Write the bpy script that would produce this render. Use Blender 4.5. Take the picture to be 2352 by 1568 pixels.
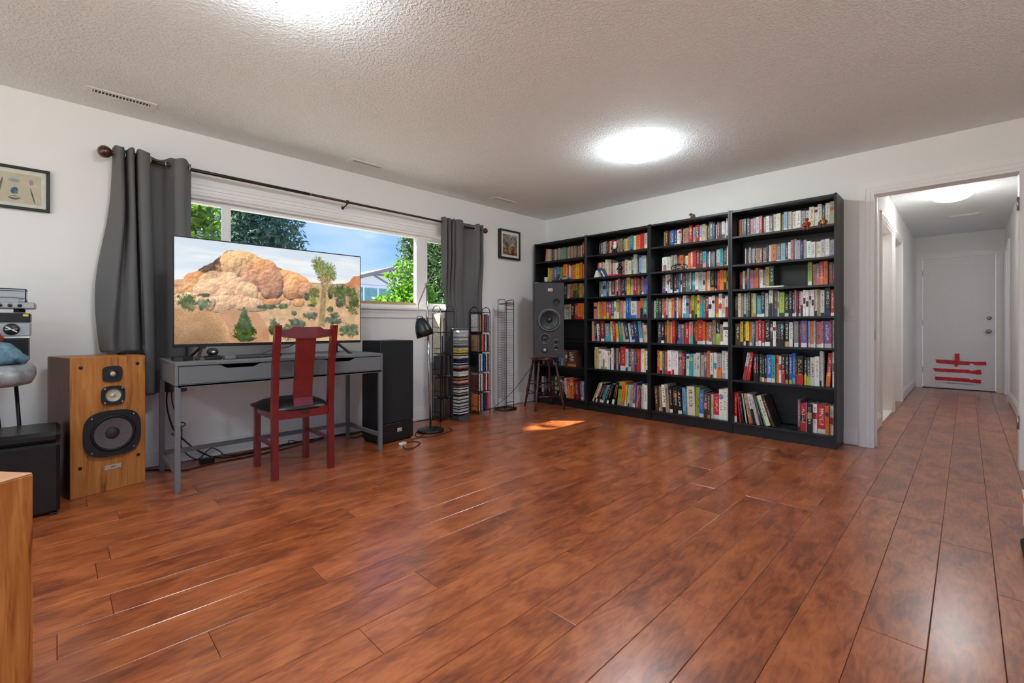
import bpy, math, random
import numpy as np
from mathutils import Vector, Matrix

R = math.radians
scene = bpy.context.scene
for o in list(bpy.data.objects):
    bpy.data.objects.remove(o, do_unlink=True)
col = scene.collection

# ---------------------------------------------------------------- camera
YAW, HORIZON, FPX, CAM_H = R(45.0629), 747.65, 1042.74, 0.9751
cd = bpy.data.cameras.new('camera')
cd.sensor_width = 36.0
cd.lens = FPX / 2352 * 36.0
cd.shift_y = (HORIZON - 784) / 2352
cd.clip_start = 0.02
cam = bpy.data.objects.new('camera', cd)
cam.location = (0, 0, CAM_H)
cam.rotation_euler = (R(90), 0, YAW)
col.objects.link(cam)
scene.camera = cam

# ---------------------------------------------------------------- colour management
vs = scene.view_settings
scene.display_settings.display_device = 'sRGB'
vs.view_transform = 'Standard'
vs.look = 'None'
vs.gamma = 1.0
vs.use_curve_mapping = False
vs.exposure = 0.52
scene.cycles.max_bounces = 12
scene.cycles.diffuse_bounces = 8
scene.cycles.transparent_max_bounces = 12

LAMP_STRENGTH = 54.0
HALL_LAMP_STRENGTH = 25.0
SUN_STRENGTH = 19.0
SKY_STRENGTH = 0.94

def lin(c):
    """sRGB 0-255 to linear"""
    out = []
    for v in c[:3]:
        v = v / 255.0
        out.append(v / 12.92 if v <= 0.04045 else ((v + 0.055) / 1.055) ** 2.4)
    return tuple(out)

# ---------------------------------------------------------------- world: blue sky with soft clouds
w = bpy.data.worlds.new('sky')
scene.world = w
w.use_nodes = True
nt = w.node_tree
nt.nodes.clear()
N = nt.nodes.new
tc = N('ShaderNodeTexCoord')
sep = N('ShaderNodeSeparateXYZ')
nt.links.new(tc.outputs['Generated'], sep.inputs[0])
ramp = N('ShaderNodeValToRGB')
e = ramp.color_ramp.elements
e[0].position = 0.0; e[0].color = (*lin((205, 222, 247)), 1)
e[1].position = 0.55; e[1].color = (*lin((84, 140, 232)), 1)
m = e.new(0.13); m.color = (*lin((150, 190, 247)), 1)
m = e.new(0.24); m.color = (*lin((112, 166, 246)), 1)
nt.links.new(sep.outputs['Z'], ramp.inputs[0])
mp = N('ShaderNodeMapping'); mp.inputs['Scale'].default_value = (1.0, 1.0, 3.2)
nt.links.new(tc.outputs['Generated'], mp.inputs[0])
nz = N('ShaderNodeTexNoise'); nz.inputs['Scale'].default_value = 3.2; nz.inputs['Detail'].default_value = 6
nt.links.new(mp.outputs[0], nz.inputs['Vector'])
cr = N('ShaderNodeValToRGB')
cr.color_ramp.elements[0].position = 0.44; cr.color_ramp.elements[0].color = (0, 0, 0, 1)
cr.color_ramp.elements[1].position = 0.78; cr.color_ramp.elements[1].color = (0.75, 0.75, 0.75, 1)
nt.links.new(nz.outputs['Fac'], cr.inputs[0])
mx = N('ShaderNodeMixRGB'); mx.inputs[2].default_value = (*lin((226, 234, 250)), 1)
nt.links.new(cr.outputs[0], mx.inputs[0]); nt.links.new(ramp.outputs[0], mx.inputs[1])
bg = N('ShaderNodeBackground'); bg.inputs['Strength'].default_value = SKY_STRENGTH
nt.links.new(mx.outputs[0], bg.inputs['Color'])
wo = N('ShaderNodeOutputWorld')
nt.links.new(bg.outputs[0], wo.inputs[0])

# ---------------------------------------------------------------- sun
sl = bpy.data.lights.new('sun', 'SUN')
sl.energy = SUN_STRENGTH
sl.angle = R(0.53)
sl.color = (1.0, 0.93, 0.82)
sun = bpy.data.objects.new('sun', sl)
sun_dir = Vector((1.33, 1.25, -1.88)).normalized()        # the way the light travels
sun.rotation_euler = sun_dir.to_track_quat('-Z', 'Y').to_euler()
sun.location = (-8, -4, 8)
col.objects.link(sun)

# ================================================================= materials
def new_mat(name):
    m = bpy.data.materials.new(name)
    m.use_nodes = True
    return m, m.node_tree, m.node_tree.nodes['Principled BSDF']

def mat(name, rgb, rough=0.5, metal=0.0, var=0.06, scale=40.0, bump=0.0, bscale=None, coat=0.0, spec=None, stretch=None):
    """principled surface with a little procedural mottling and relief"""
    m, t, b = new_mat(name)
    n = t.nodes.new
    c = lin(rgb)
    tcn = n('ShaderNodeTexCoord')
    vec = tcn.outputs['Object']
    if stretch:
        mpn = n('ShaderNodeMapping'); mpn.inputs['Scale'].default_value = stretch
        t.links.new(vec, mpn.inputs[0]); vec = mpn.outputs[0]
    nz = n('ShaderNodeTexNoise'); nz.inputs['Scale'].default_value = scale; nz.inputs['Detail'].default_value = 4
    t.links.new(vec, nz.inputs['Vector'])
    rp = n('ShaderNodeValToRGB')
    rp.color_ramp.elements[0].position = 0.3; rp.color_ramp.elements[1].position = 0.7
    rp.color_ramp.elements[0].color = (*[max(0, v * (1 - var)) for v in c], 1)
    rp.color_ramp.elements[1].color = (*[min(1, v * (1 + var)) for v in c], 1)
    t.links.new(nz.outputs['Fac'], rp.inputs[0])
    t.links.new(rp.outputs[0], b.inputs['Base Color'])
    b.inputs['Roughness'].default_value = rough
    b.inputs['Metallic'].default_value = metal
    if coat: b.inputs['Coat Weight'].default_value = coat
    if spec is not None: b.inputs['Specular IOR Level'].default_value = spec
    if bump:
        nb = n('ShaderNodeTexNoise'); nb.inputs['Scale'].default_value = bscale or scale; nb.inputs['Detail'].default_value = 3
        t.links.new(vec, nb.inputs['Vector'])
        bp = n('ShaderNodeBump'); bp.inputs['Strength'].default_value = bump; bp.inputs['Distance'].default_value = 0.004
        t.links.new(nb.outputs['Fac'], bp.inputs['Height'])
        t.links.new(bp.outputs[0], b.inputs['Normal'])
    return m

def wood(name, dark, mid, light, rough=0.4, axis='Z', scale=1.0, coat=0.0):
    """long-grained veneer, grain along axis"""
    m, t, b = new_mat(name)
    n = t.nodes.new
    tcn = n('ShaderNodeTexCoord')
    mpn = n('ShaderNodeMapping')
    s = {'X': (1.0, 14, 14), 'Y': (14, 1.0, 14), 'Z': (14, 14, 1.0)}[axis]
    mpn.inputs['Scale'].default_value = [v * scale for v in s]
    t.links.new(tcn.outputs['Object'], mpn.inputs[0])
    nz = n('ShaderNodeTexNoise'); nz.inputs['Scale'].default_value = 1.6; nz.inputs['Detail'].default_value = 8
    nz.inputs['Roughness'].default_value = 0.62; nz.inputs['Distortion'].default_value = 0.9
    t.links.new(mpn.outputs[0], nz.inputs['Vector'])
    rp = n('ShaderNodeValToRGB'); el = rp.color_ramp.elements
    el[0].position = 0.30; el[0].color = (*lin(dark), 1)
    el[1].position = 0.68; el[1].color = (*lin(light), 1)
    q = el.new(0.44); q.color = (*lin(mid), 1)
    t.links.new(nz.outputs['Fac'], rp.inputs[0])
    t.links.new(rp.outputs[0], b.inputs['Base Color'])
    b.inputs['Roughness'].default_value = rough
    b.inputs['Coat Weight'].default_value = coat
    return m

def emit(name, rgb, strength):
    m = bpy.data.materials.new(name); m.use_nodes = True
    t = m.node_tree; t.nodes.clear()
    em = t.nodes.new('ShaderNodeEmission'); em.inputs[0].default_value = (*lin(rgb), 1); em.inputs[1].default_value = strength
    ou = t.nodes.new('ShaderNodeOutputMaterial'); t.links.new(em.outputs[0], ou.inputs[0])
    return m

def glass(name, tint=(250, 252, 251), gloss=0.06, fres=True, mult=1.0):
    m = bpy.data.materials.new(name); m.use_nodes = True
    t = m.node_tree; t.nodes.clear(); n = t.nodes.new
    tr = n('ShaderNodeBsdfTransparent'); tr.inputs[0].default_value = (*lin(tint), 1)
    gl = n('ShaderNodeBsdfGlossy'); gl.inputs['Roughness'].default_value = 0.02
    mixn = n('ShaderNodeMixShader')
    if fres:
        lw = n('ShaderNodeFresnel'); lw.inputs['IOR'].default_value = 1.06
        t.links.new(lw.outputs[0], mixn.inputs[0])
    else:
        mixn.inputs[0].default_value = gloss
    ou = n('ShaderNodeOutputMaterial')
    t.links.new(tr.outputs[0], mixn.inputs[1]); t.links.new(gl.outputs[0], mixn.inputs[2]); t.links.new(mixn.outputs[0], ou.inputs[0])
    return m

def printed(name, attr='col', rough=0.5, emission=0.0, coat=0.0):
    """flat print read from the surface's own colour attribute"""
    m, t, b = new_mat(name)
    a = t.nodes.new('ShaderNodeAttribute'); a.attribute_name = attr
    if emission:
        t.links.new(a.outputs['Color'], b.inputs['Emission Color'])
        b.inputs['Emission Strength'].default_value = emission
        b.inputs['Base Color'].default_value = (0.01, 0.01, 0.01, 1)
    else:
        t.links.new(a.outputs['Color'], b.inputs['Base Color'])
    b.inputs['Roughness'].default_value = rough
    b.inputs['Coat Weight'].default_value = coat
    return m

def leaf_mat(name, rgb, var=0.35, trans=0.45):
    m = bpy.data.materials.new(name); m.use_nodes = True
    t = m.node_tree; t.nodes.clear(); n = t.nodes.new
    tcn = n('ShaderNodeTexCoord')
    nz = n('ShaderNodeTexNoise'); nz.inputs['Scale'].default_value = 6; nz.inputs['Detail'].default_value = 5
    t.links.new(tcn.outputs['Object'], nz.inputs['Vector'])
    rp = n('ShaderNodeValToRGB'); c = lin(rgb)
    rp.color_ramp.elements[0].position = 0.3; rp.color_ramp.elements[1].position = 0.7
    rp.color_ramp.elements[0].color = (*[v * (1 - var) for v in c], 1)
    rp.color_ramp.elements[1].color = (*[min(1, v * (1 + var)) for v in c], 1)
    t.links.new(nz.outputs['Fac'], rp.inputs[0])
    d = n('ShaderNodeBsdfPrincipled'); d.inputs['Roughness'].default_value = 0.5
    tl = n('ShaderNodeBsdfTranslucent')
    t.links.new(rp.outputs[0], d.inputs['Base Color']); t.links.new(rp.outputs[0], tl.inputs[0])
    mixn = n('ShaderNodeMixShader'); mixn.inputs[0].default_value = trans
    ou = n('ShaderNodeOutputMaterial')
    t.links.new(d.outputs[0], mixn.inputs[1]); t.links.new(tl.outputs[0], mixn.inputs[2]); t.links.new(mixn.outputs[0], ou.inputs[0])
    return m

def wall_mat(name, rgb, bump=0.15, bscale=260, rough=0.75, big=False):
    m, t, b = new_mat(name); n = t.nodes.new
    geo = n('ShaderNodeNewGeometry')
    b.inputs['Base Color'].default_value = (*lin(rgb), 1)
    b.inputs['Roughness'].default_value = rough
    b.inputs['Specular IOR Level'].default_value = 0.3
    n1 = n('ShaderNodeTexNoise'); n1.inputs['Scale'].default_value = bscale; n1.inputs['Detail'].default_value = 3
    t.links.new(geo.outputs['Position'], n1.inputs['Vector'])
    bp = n('ShaderNodeBump'); bp.inputs['Strength'].default_value = bump
    bp.inputs['Distance'].default_value = 0.006 if big else 0.002
    if big:
        rp = n('ShaderNodeValToRGB')
        rp.color_ramp.elements[0].position = 0.45; rp.color_ramp.elements[1].position = 0.62
        t.links.new(n1.outputs['Fac'], rp.inputs[0]); t.links.new(rp.outputs[0], bp.inputs['Height'])
    else:
        t.links.new(n1.outputs['Fac'], bp.inputs['Height'])
    t.links.new(bp.outputs[0], b.inputs['Normal'])
    return m

def floor_mat():
    m, t, b = new_mat('cherry_laminate'); n = t.nodes.new
    geo = n('ShaderNodeNewGeometry'); oi = n('ShaderNodeObjectInfo')
    k = n('ShaderNodeVectorMath'); k.operation = 'SCALE'; k.inputs[0].default_value = (37.0, 53.0, 11.0)
    t.links.new(oi.outputs['Random'], k.inputs['Scale'])
    ad = n('ShaderNodeVectorMath'); ad.operation = 'ADD'
    t.links.new(geo.outputs['Position'], ad.inputs[0]); t.links.new(k.outputs[0], ad.inputs[1])
    def noise(sc, scale, detail=5, dist=0.0, rough=0.55):
        mp = n('ShaderNodeMapping'); mp.inputs['Scale'].default_value = sc
        t.links.new(ad.outputs[0], mp.inputs[0])
        z = n('ShaderNodeTexNoise'); z.inputs['Scale'].default_value = scale; z.inputs['Detail'].default_value = detail
        z.inputs['Distortion'].default_value = dist; z.inputs['Roughness'].default_value = rough
        t.links.new(mp.outputs[0], z.inputs['Vector']); return z.outputs['Fac']
    grain = noise((5.5, 1.2, 1), 7, 6, 1.4, 0.5)
    blotch = noise((2.2, 1.0, 1), 3.6, 4, 0.6)
    fine = noise((60, 2.5, 1), 6, 4)
    mA = n('ShaderNodeMath'); mA.operation = 'MULTIPLY_ADD'; mA.inputs[1].default_value = 0.45
    t.links.new(grain, mA.inputs[0])
    mB = n('ShaderNodeMath'); mB.operation = 'MULTIPLY'; mB.inputs[1].default_value = 0.55
    t.links.new(blotch, mB.inputs[0]); t.links.new(mB.outputs[0], mA.inputs[2])
    fz = n('ShaderNodeMath'); fz.operation = 'MULTIPLY_ADD'; fz.inputs[1].default_value = 0.16
    t.links.new(fine, fz.inputs[0]); t.links.new(mA.outputs[0], fz.inputs[2])
    rr = n('ShaderNodeMath'); rr.operation = 'MULTIPLY_ADD'; rr.inputs[1].default_value = 0.07
    t.links.new(oi.outputs['Random'], rr.inputs[0]); t.links.new(fz.outputs[0], rr.inputs[2])
    rp = n('ShaderNodeValToRGB'); el = rp.color_ramp.elements
    el[0].position = 0.38; el[0].color = (*lin((80, 37, 19)), 1)
    el[1].position = 0.78; el[1].color = (*lin((188, 108, 60)), 1)
    q = el.new(0.51); q.color = (*lin((124, 60, 30)), 1)
    q = el.new(0.61); q.color = (*lin((156, 80, 41)), 1)
    t.links.new(rr.outputs[0], rp.inputs[0])
    t.links.new(rp.outputs[0], b.inputs['Base Color'])
    b.inputs['Roughness'].default_value = 0.30
    b.inputs['Specular IOR Level'].default_value = 0.5
    b.inputs['Coat Weight'].default_value = 0.55; b.inputs['Coat Roughness'].default_value = 0.22
    scrape = noise((22, 3.0, 1), 2.2, 3, 0.8)
    mC = n('ShaderNodeMath'); mC.operation = 'MULTIPLY_ADD'; mC.inputs[1].default_value = 0.25
    t.links.new(fine, mC.inputs[0]); t.links.new(scrape, mC.inputs[2])
    bp = n('ShaderNodeBump'); bp.inputs['Strength'].default_value = 0.055; bp.inputs['Distance'].default_value = 0.003
    t.links.new(mC.outputs[0], bp.inputs['Height']); t.links.new(bp.outputs[0], b.inputs['Normal'])
    return m

def book_mat():
    """spine colours from the book's own attribute, with rows of small title marks on the spine"""
    m, t, b = new_mat('book_cover'); n = t.nodes.new
    a = n('ShaderNodeAttribute'); a.attribute_name = 'col'
    a2 = n('ShaderNodeAttribute'); a2.attribute_name = 'tcol'
    uv = n('ShaderNodeUVMap'); uv.uv_map = 'UVMap'
    sp = n('ShaderNodeSeparateXYZ'); t.links.new(uv.outputs[0], sp.inputs[0])
    def math_(op, a_, b_=None):
        q = n('ShaderNodeMath'); q.operation = op
        for i, v in enumerate((a_, b_)):
            if v is None: continue
            if isinstance(v, (int, float)): q.inputs[i].default_value = v
            else: t.links.new(v, q.inputs[i])
        return q.outputs[0]
    fr = math_('FRACT', sp.outputs['Y'])
    band = math_('MULTIPLY', math_('GREATER_THAN', fr, 0.30), math_('LESS_THAN', fr, 0.88))
    side = math_('LESS_THAN', math_('ABSOLUTE', math_('SUBTRACT', sp.outputs['X'], 0.5)), 0.24)
    cmb = n('ShaderNodeCombineXYZ')
    t.links.new(math_('MULTIPLY', sp.outputs['X'], 2.5), cmb.inputs[0]); t.links.new(math_('MULTIPLY', sp.outputs['Y'], 26.0), cmb.inputs[1])
    nz = n('ShaderNodeTexNoise'); nz.inputs['Scale'].default_value = 1.0; nz.inputs['Detail'].default_value = 2
    t.links.new(cmb.outputs[0], nz.inputs['Vector'])
    ink = math_('GREATER_THAN', nz.outputs['Fac'], 0.53)
    fac = math_('MULTIPLY', math_('MULTIPLY', band, side), math_('MULTIPLY', ink, 0.85))
    mixn = n('ShaderNodeMixRGB')
    t.links.new(fac, mixn.inputs[0]); t.links.new(a.outputs['Color'], mixn.inputs[1]); t.links.new(a2.outputs['Color'], mixn.inputs[2])
    t.links.new(mixn.outputs[0], b.inputs['Base Color'])
    b.inputs['Roughness'].default_value = 0.38
    return m

M = dict(
    wall=wall_mat('white_wall_paint', (235, 234, 231)),
    ceiling=wall_mat('knockdown_ceiling', (234, 238, 237), bump=0.55, bscale=75, big=True, rough=0.85),
    trim=mat('white_trim_paint', (238, 236, 233), 0.35, var=0.015),
    door=mat('white_door_paint', (234, 232, 228), 0.4, var=0.02, bump=0.05, bscale=120),
    floor=floor_mat(),
    sub=mat('dark_underlay', (40, 22, 14), 0.9),
    black_lam=mat('black_woodgrain_laminate', (19, 19, 21), 0.42, var=0.25, scale=30, stretch=(1, 1, 0.06)),
    black_paint=mat('black_metal_paint', (18, 18, 20), 0.35, var=0.1),
    black_plastic=mat('black_plastic', (20, 20, 22), 0.38, var=0.1),
    black_fabric=mat('black_speaker_cloth', (26, 27, 29), 0.9, var=0.35, scale=420, bump=0.4, bscale=600),
    black_vinyl=mat('black_vinyl', (22, 23, 24), 0.34, var=0.15, bump=0.25, bscale=60),
    rubber=mat('black_rubber', (14, 14, 15), 0.6),
    grey_desk=mat('grey_lacquer', (106, 108, 110), 0.45, var=0.04),
    notch=mat('drawer_interior', (30, 27, 26), 0.8),
    curtain=mat('grey_blackout_curtain', (96, 95, 95), 0.7, var=0.10, scale=500, bump=0.3, bscale=700),
    curtain_hem=mat('curtain_hem', (74, 73, 73), 0.8),
    bronze=mat('oil_rubbed_bronze', (66, 52, 46), 0.35, 0.7, var=0.2),
    cherry_ball=mat('dark_cherry_finial', (70, 26, 20), 0.25, var=0.2, coat=0.5),
    chrome=mat('polished_chrome', (205, 207, 210), 0.12, 1.0, var=0.02),
    steel=mat('brushed_steel', (170, 170, 172), 0.32, 1.0, var=0.05),
    silver=mat('silver_face_plate', (176, 177, 178), 0.35, 0.6, var=0.04),
    red_lacquer=mat('red_lacquer', (106, 18, 16), 0.28, var=0.22, scale=18, coat=0.4),
    oak=wood('golden_veneer', (116, 66, 28), (170, 106, 48), (196, 134, 68), 0.42, 'Z', 1.7),
    oak_near=wood('amber_veneer', (92, 44, 18), (188, 112, 48), (222, 152, 80), 0.4, 'Z', 1.9),
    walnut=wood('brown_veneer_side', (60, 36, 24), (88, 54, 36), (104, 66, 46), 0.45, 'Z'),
    cone=mat('paper_cone', (96, 88, 90), 0.75, var=0.12, scale=60),
    cone_dark=mat('dark_poly_cone', (25, 26, 28), 0.35, var=0.2),
    dustcap=mat('dust_cap', (44, 43, 45), 0.6),
    ring=mat('driver_surround', (32, 33, 35), 0.42),
    charcoal=mat('charcoal_baffle', (58, 56, 58), 0.7, var=0.12, scale=300),
    grey_ring=mat('grey_trim_ring', (112, 112, 114), 0.4, 0.3),
    tweeter=mat('pale_dome', (196, 184, 160), 0.35, var=0.1),
    badge=mat('ivory_badge', (222, 210, 178), 0.4),
    badge_ink=mat('badge_ink', (92, 84, 66), 0.5),
    plate=mat('silver_name_plate', (196, 190, 182), 0.35, 0.4),
    white_plastic=mat('white_plastic', (228, 227, 223), 0.4, var=0.02),
    cream=mat('ivory_card', (224, 218, 206), 0.6),
    glass=glass('window_glass'),
    clear=glass('clear_acrylic', (240, 241, 242), 0.05, False),
    bowl=emit('lit_frosted_bowl', (236, 248, 255), LAMP_STRENGTH),
    hall_bowl=emit('lit_frosted_hall_bowl', (252, 251, 250), HALL_LAMP_STRENGTH),
    page=mat('page_block', (214, 203, 182), 0.8, var=0.1, scale=200),
    book=book_mat(),
    print=printed('printed_paper', rough=0.45),
    screen=printed('lcd_screen', rough=0.12, emission=0.73),
    red_tape=mat('red_tape', (206, 20, 42), 0.3, var=0.35, scale=25),
    cable=mat('black_cable', (20, 20, 22), 0.5),
    blue_cable=mat('blue_grey_cable', (44, 60, 84), 0.5),
    board=mat('silver_quilted_cover', (150, 154, 155), 0.35, 0.25, var=0.35, scale=22, bump=0.5, bscale=30),
    denim=mat('blue_cloth', (92, 122, 138), 0.85, var=0.35, scale=40, bump=0.5, bscale=60),
    red_wool=mat('red_wool', (158, 58, 28), 0.9, var=0.5, scale=90, bump=0.8, bscale=120),
    bark=mat('bark', (84, 68, 54), 0.9, var=0.3, scale=20, bump=0.5),
    conifer=leaf_mat('conifer_foliage', (84, 116, 100), 0.45, 0.35),
    cedar=leaf_mat('cedar_foliage', (70, 100, 58), 0.4, 0.35),
    laurel=leaf_mat('laurel_leaves', (94, 142, 36), 0.45, 0.5),
    decid=leaf_mat('tree_leaves', (92, 124, 50), 0.4, 0.5),
    siding=mat('white_house_siding', (214, 222, 234), 0.8, var=0.03),
    house_trim=mat('grey_house_trim', (120, 122, 128), 0.7),
    roof=mat('brown_roof_shingle', (104, 96, 92), 0.9, var=0.2),
    win_teal=mat('teal_window_glass', (112, 160, 172), 0.15, var=0.3, scale=2),
    tan=mat('tan_stucco', (150, 136, 112), 0.9, var=0.1),
    lawn=mat('lawn', (96, 128, 66), 0.95, var=0.3, scale=12),
    strip=mat('weathered_wood_strip', (190, 160, 112), 0.7, var=0.12, scale=12),
)

# ================================================================= mesh building
class MB:
    """collects shapes and links them as one mesh object"""
    def __init__(s):
        s.v, s.f, s.smooth = [], [], []
    def add(s, vs_, fs, sm=False):
        o = len(s.v); s.v += [tuple(p) for p in vs_]
        for f in fs: s.f.append(tuple(i + o for i in f)); s.smooth.append(sm)
        return s
    def box(s, x0, x1, y0, y1, z0, z1):
        if x0 > x1: x0, x1 = x1, x0
        if y0 > y1: y0, y1 = y1, y0
        if z0 > z1: z0, z1 = z1, z0
        v = [(x0,y0,z0),(x1,y0,z0),(x1,y1,z0),(x0,y1,z0),(x0,y0,z1),(x1,y0,z1),(x1,y1,z1),(x0,y1,z1)]
        return s.add(v, [(0,3,2,1),(4,5,6,7),(0,1,5,4),(1,2,6,5),(2,3,7,6),(3,0,4,7)])
    def cbox(s, x0, x1, y0, y1, z0, z1, b=0.003):
        """box with chamfered edges"""
        if x0 > x1: x0, x1 = x1, x0
        if y0 > y1: y0, y1 = y1, y0
        if z0 > z1: z0, z1 = z1, z0
        b = min(b, (x1-x0)*.45, (y1-y0)*.45, (z1-z0)*.45)
        lo, hi = (x0,y0,z0), (x1,y1,z1)
        vs_, idx = [], {}
        for sx in (0,1):
            for sy in (0,1):
                for sz in (0,1):
                    c = [(lo,hi)[q][i] for i,q in enumerate((sx,sy,sz))]
                    d = [(1,-1)[q]*b for q in (sx,sy,sz)]
                    for ax in range(3):
                        p = [c[i] + (0 if i == ax else d[i]) for i in range(3)]
                        idx[(sx,sy,sz,ax)] = len(vs_); vs_.append(tuple(p))
        fs = []
        for ax in range(3):
            for q in (0,1):
                u, w_ = [i for i in range(3) if i != ax]
                loop = []
                for (a,b_) in ((0,0),(1,0),(1,1),(0,1)):
                    k = [0,0,0]; k[ax]=q; k[u]=a; k[w_]=b_
                    loop.append(idx[(*k,ax)])
                fs.append(loop)
        for ax in range(3):
            u, w_ = [i for i in range(3) if i != ax]
            for a in (0,1):
                for b_ in (0,1):
                    k0=[0,0,0]; k0[u]=a; k0[w_]=b_; k1=list(k0); k1[ax]=1
                    fs.append([idx[(*k0,u)], idx[(*k1,u)], idx[(*k1,w_)], idx[(*k0,w_)]])
        for sx in (0,1):
            for sy in (0,1):
                for sz in (0,1):
                    fs.append([idx[(sx,sy,sz,0)], idx[(sx,sy,sz,1)], idx[(sx,sy,sz,2)]])
        # consistent outward winding
        cen = Vector([(lo[i]+hi[i])/2 for i in range(3)])
        out = []
        for f in fs:
            p = [Vector(vs_[i]) for i in f]
            nrm = (p[1]-p[0]).cross(p[2]-p[0])
            fc = sum(p, Vector())/len(p)
            out.append(tuple(f) if nrm.dot(fc-cen) >= 0 else tuple(reversed(f)))
        return s.add(vs_, out)
    def lathe(s, prof, seg=24, origin=(0,0,0), axis='Z', sm=True, caps=True):
        """profile of (radius, height) turned about an axis"""
        ox, oy, oz = origin; vs_ = []
        for r, h in prof:
            for k in range(seg):
                a = 2*math.pi*k/seg; c, q = r*math.cos(a), r*math.sin(a)
                vs_.append({'Z':(ox+c,oy+q,oz+h),'Y':(ox+c,oy+h,oz-q),'X':(ox+h,oy+c,oz+q)}[axis])
        fs = []
        for i in range(len(prof)-1):
            for k in range(seg):
                k2 = (k+1) % seg
                fs.append((i*seg+k, i*seg+k2, (i+1)*seg+k2, (i+1)*seg+k))
        s.add(vs_, fs, sm)
        if caps:
            n = len(prof); o = len(s.v)-len(vs_)
            if prof[0][0] > 1e-6: s.f.append(tuple(o+k for k in reversed(range(seg)))); s.smooth.append(False)
            if prof[-1][0] > 1e-6: s.f.append(tuple(o+(n-1)*seg+k for k in range(seg))); s.smooth.append(False)
        return s
    def tube(s, pts, r, seg=8, closed=False, sm=True):
        pts = [Vector(p) for p in pts]; n = len(pts)
        rs = r if isinstance(r, (list, tuple)) else [r]*n
        vs_ = []; prev = None
        for i, p in enumerate(pts):
            a = pts[(i-1) % n] if (closed or i > 0) else p
            b = pts[(i+1) % n] if (closed or i < n-1) else p
            t = (b-a)
            if t.length < 1e-9: t = Vector((0,0,1))
            t.normalize()
            if prev is None:
                up = Vector((0,0,1)) if abs(t.z) < .9 else Vector((1,0,0))
                nx = t.cross(up).normalized()
            else:
                nx = (prev - t*prev.dot(t))
                nx = nx.normalized() if nx.length > 1e-6 else t.orthogonal().normalized()
            prev = nx; ny = t.cross(nx)
            for k in range(seg):
                a_ = 2*math.pi*k/seg
                vs_.append(p + (nx*math.cos(a_) + ny*math.sin(a_))*rs[i])
        fs = []
        for i in range(n if closed else n-1):
            j = (i+1) % n
            for k in range(seg):
                k2 = (k+1) % seg
                fs.append((i*seg+k, i*seg+k2, j*seg+k2, j*seg+k))
        if not closed:
            fs.append(tuple(reversed(range(seg)))); fs.append(tuple((n-1)*seg+k for k in range(seg)))
        return s.add(vs_, fs, sm)
    def bar(s, a, b, wx, wy):
        """square bar between two points"""
        a, b = Vector(a), Vector(b); t = (b-a).normalized()
        ux = Vector((1,0,0)) if abs(t.x) < .8 else Vector((0,1,0))
        nx = (ux - t*ux.dot(t)).normalized(); ny = t.cross(nx)
        v = []
        for p in (a, b):
            for sx, sy in ((-1,-1),(1,-1),(1,1),(-1,1)): v.append(p + nx*sx*wx/2 + ny*sy*wy/2)
        return s.add(v, [(0,3,2,1),(4,5,6,7),(0,1,5,4),(1,2,6,5),(2,3,7,6),(3,0,4,7)])
    def prism(s, poly, axis, a, b):
        """polygon (2D) extruded along axis from a to b"""
        n = len(poly)
        def P(u, v_, h): return {'X':(h,u,v_),'Y':(u,h,v_),'Z':(u,v_,h)}[axis]
        v = [P(u,q,a) for u,q in poly] + [P(u,q,b) for u,q in poly]
        fs = [tuple(range(n)), tuple(reversed(range(n,2*n)))]
        for k in range(n): fs.append((k, n+k, n+(k+1)%n, (k+1)%n))
        return s.add(v, fs)
    def xf(s, mtx):
        s.v = [tuple(mtx @ Vector(p)) for p in s.v]; return s
    def build(s, name, m, parent=None, fix=True):
        me = bpy.data.meshes.new(name); me.from_pydata(s.v, [], s.f)
        if fix:
            import bmesh
            bm = bmesh.new(); bm.from_mesh(me); bmesh.ops.recalc_face_normals(bm, faces=bm.faces); bm.to_mesh(me); bm.free()
        if any(s.smooth): me.polygons.foreach_set('use_smooth', s.smooth)
        me.materials.append(M[m] if isinstance(m, str) else m)
        ob = bpy.data.objects.new(name, me); col.objects.link(ob)
        if parent is not None: ob.parent = parent
        return ob

def tag(o, label, cat, group=None):
    o['label'] = label; o['category'] = cat
    if group: o['group'] = group
    return o
def struct(o, label=None):
    o['kind'] = 'structure'
    if label: o['label'] = label
    return o
def empty(name, loc=(0,0,0), rz=0.0):
    o = bpy.data.objects.new(name, None); o.empty_display_size = 0.1
    o.location = loc; o.rotation_euler = (0,0,rz); col.objects.link(o); return o
def copy_obj(o, name=None, parent=None):
    c = o.copy(); col.objects.link(c)
    if parent is not None: c.parent = parent
    return c
ORD = 'zeroth first second third fourth fifth sixth seventh eighth ninth tenth eleventh twelfth thirteenth fourteenth fifteenth sixteenth seventeenth eighteenth nineteenth'.split()
TENS = {2:'twent',3:'thirt',4:'fort',5:'fift',6:'sixt',7:'sevent',8:'eight',9:'ninet'}
def ordinal(n):
    if n < 20: return ORD[n]
    t, u = divmod(n, 10)
    return TENS[t] + ('ieth' if u == 0 else 'y-' + ORD[u])

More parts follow.
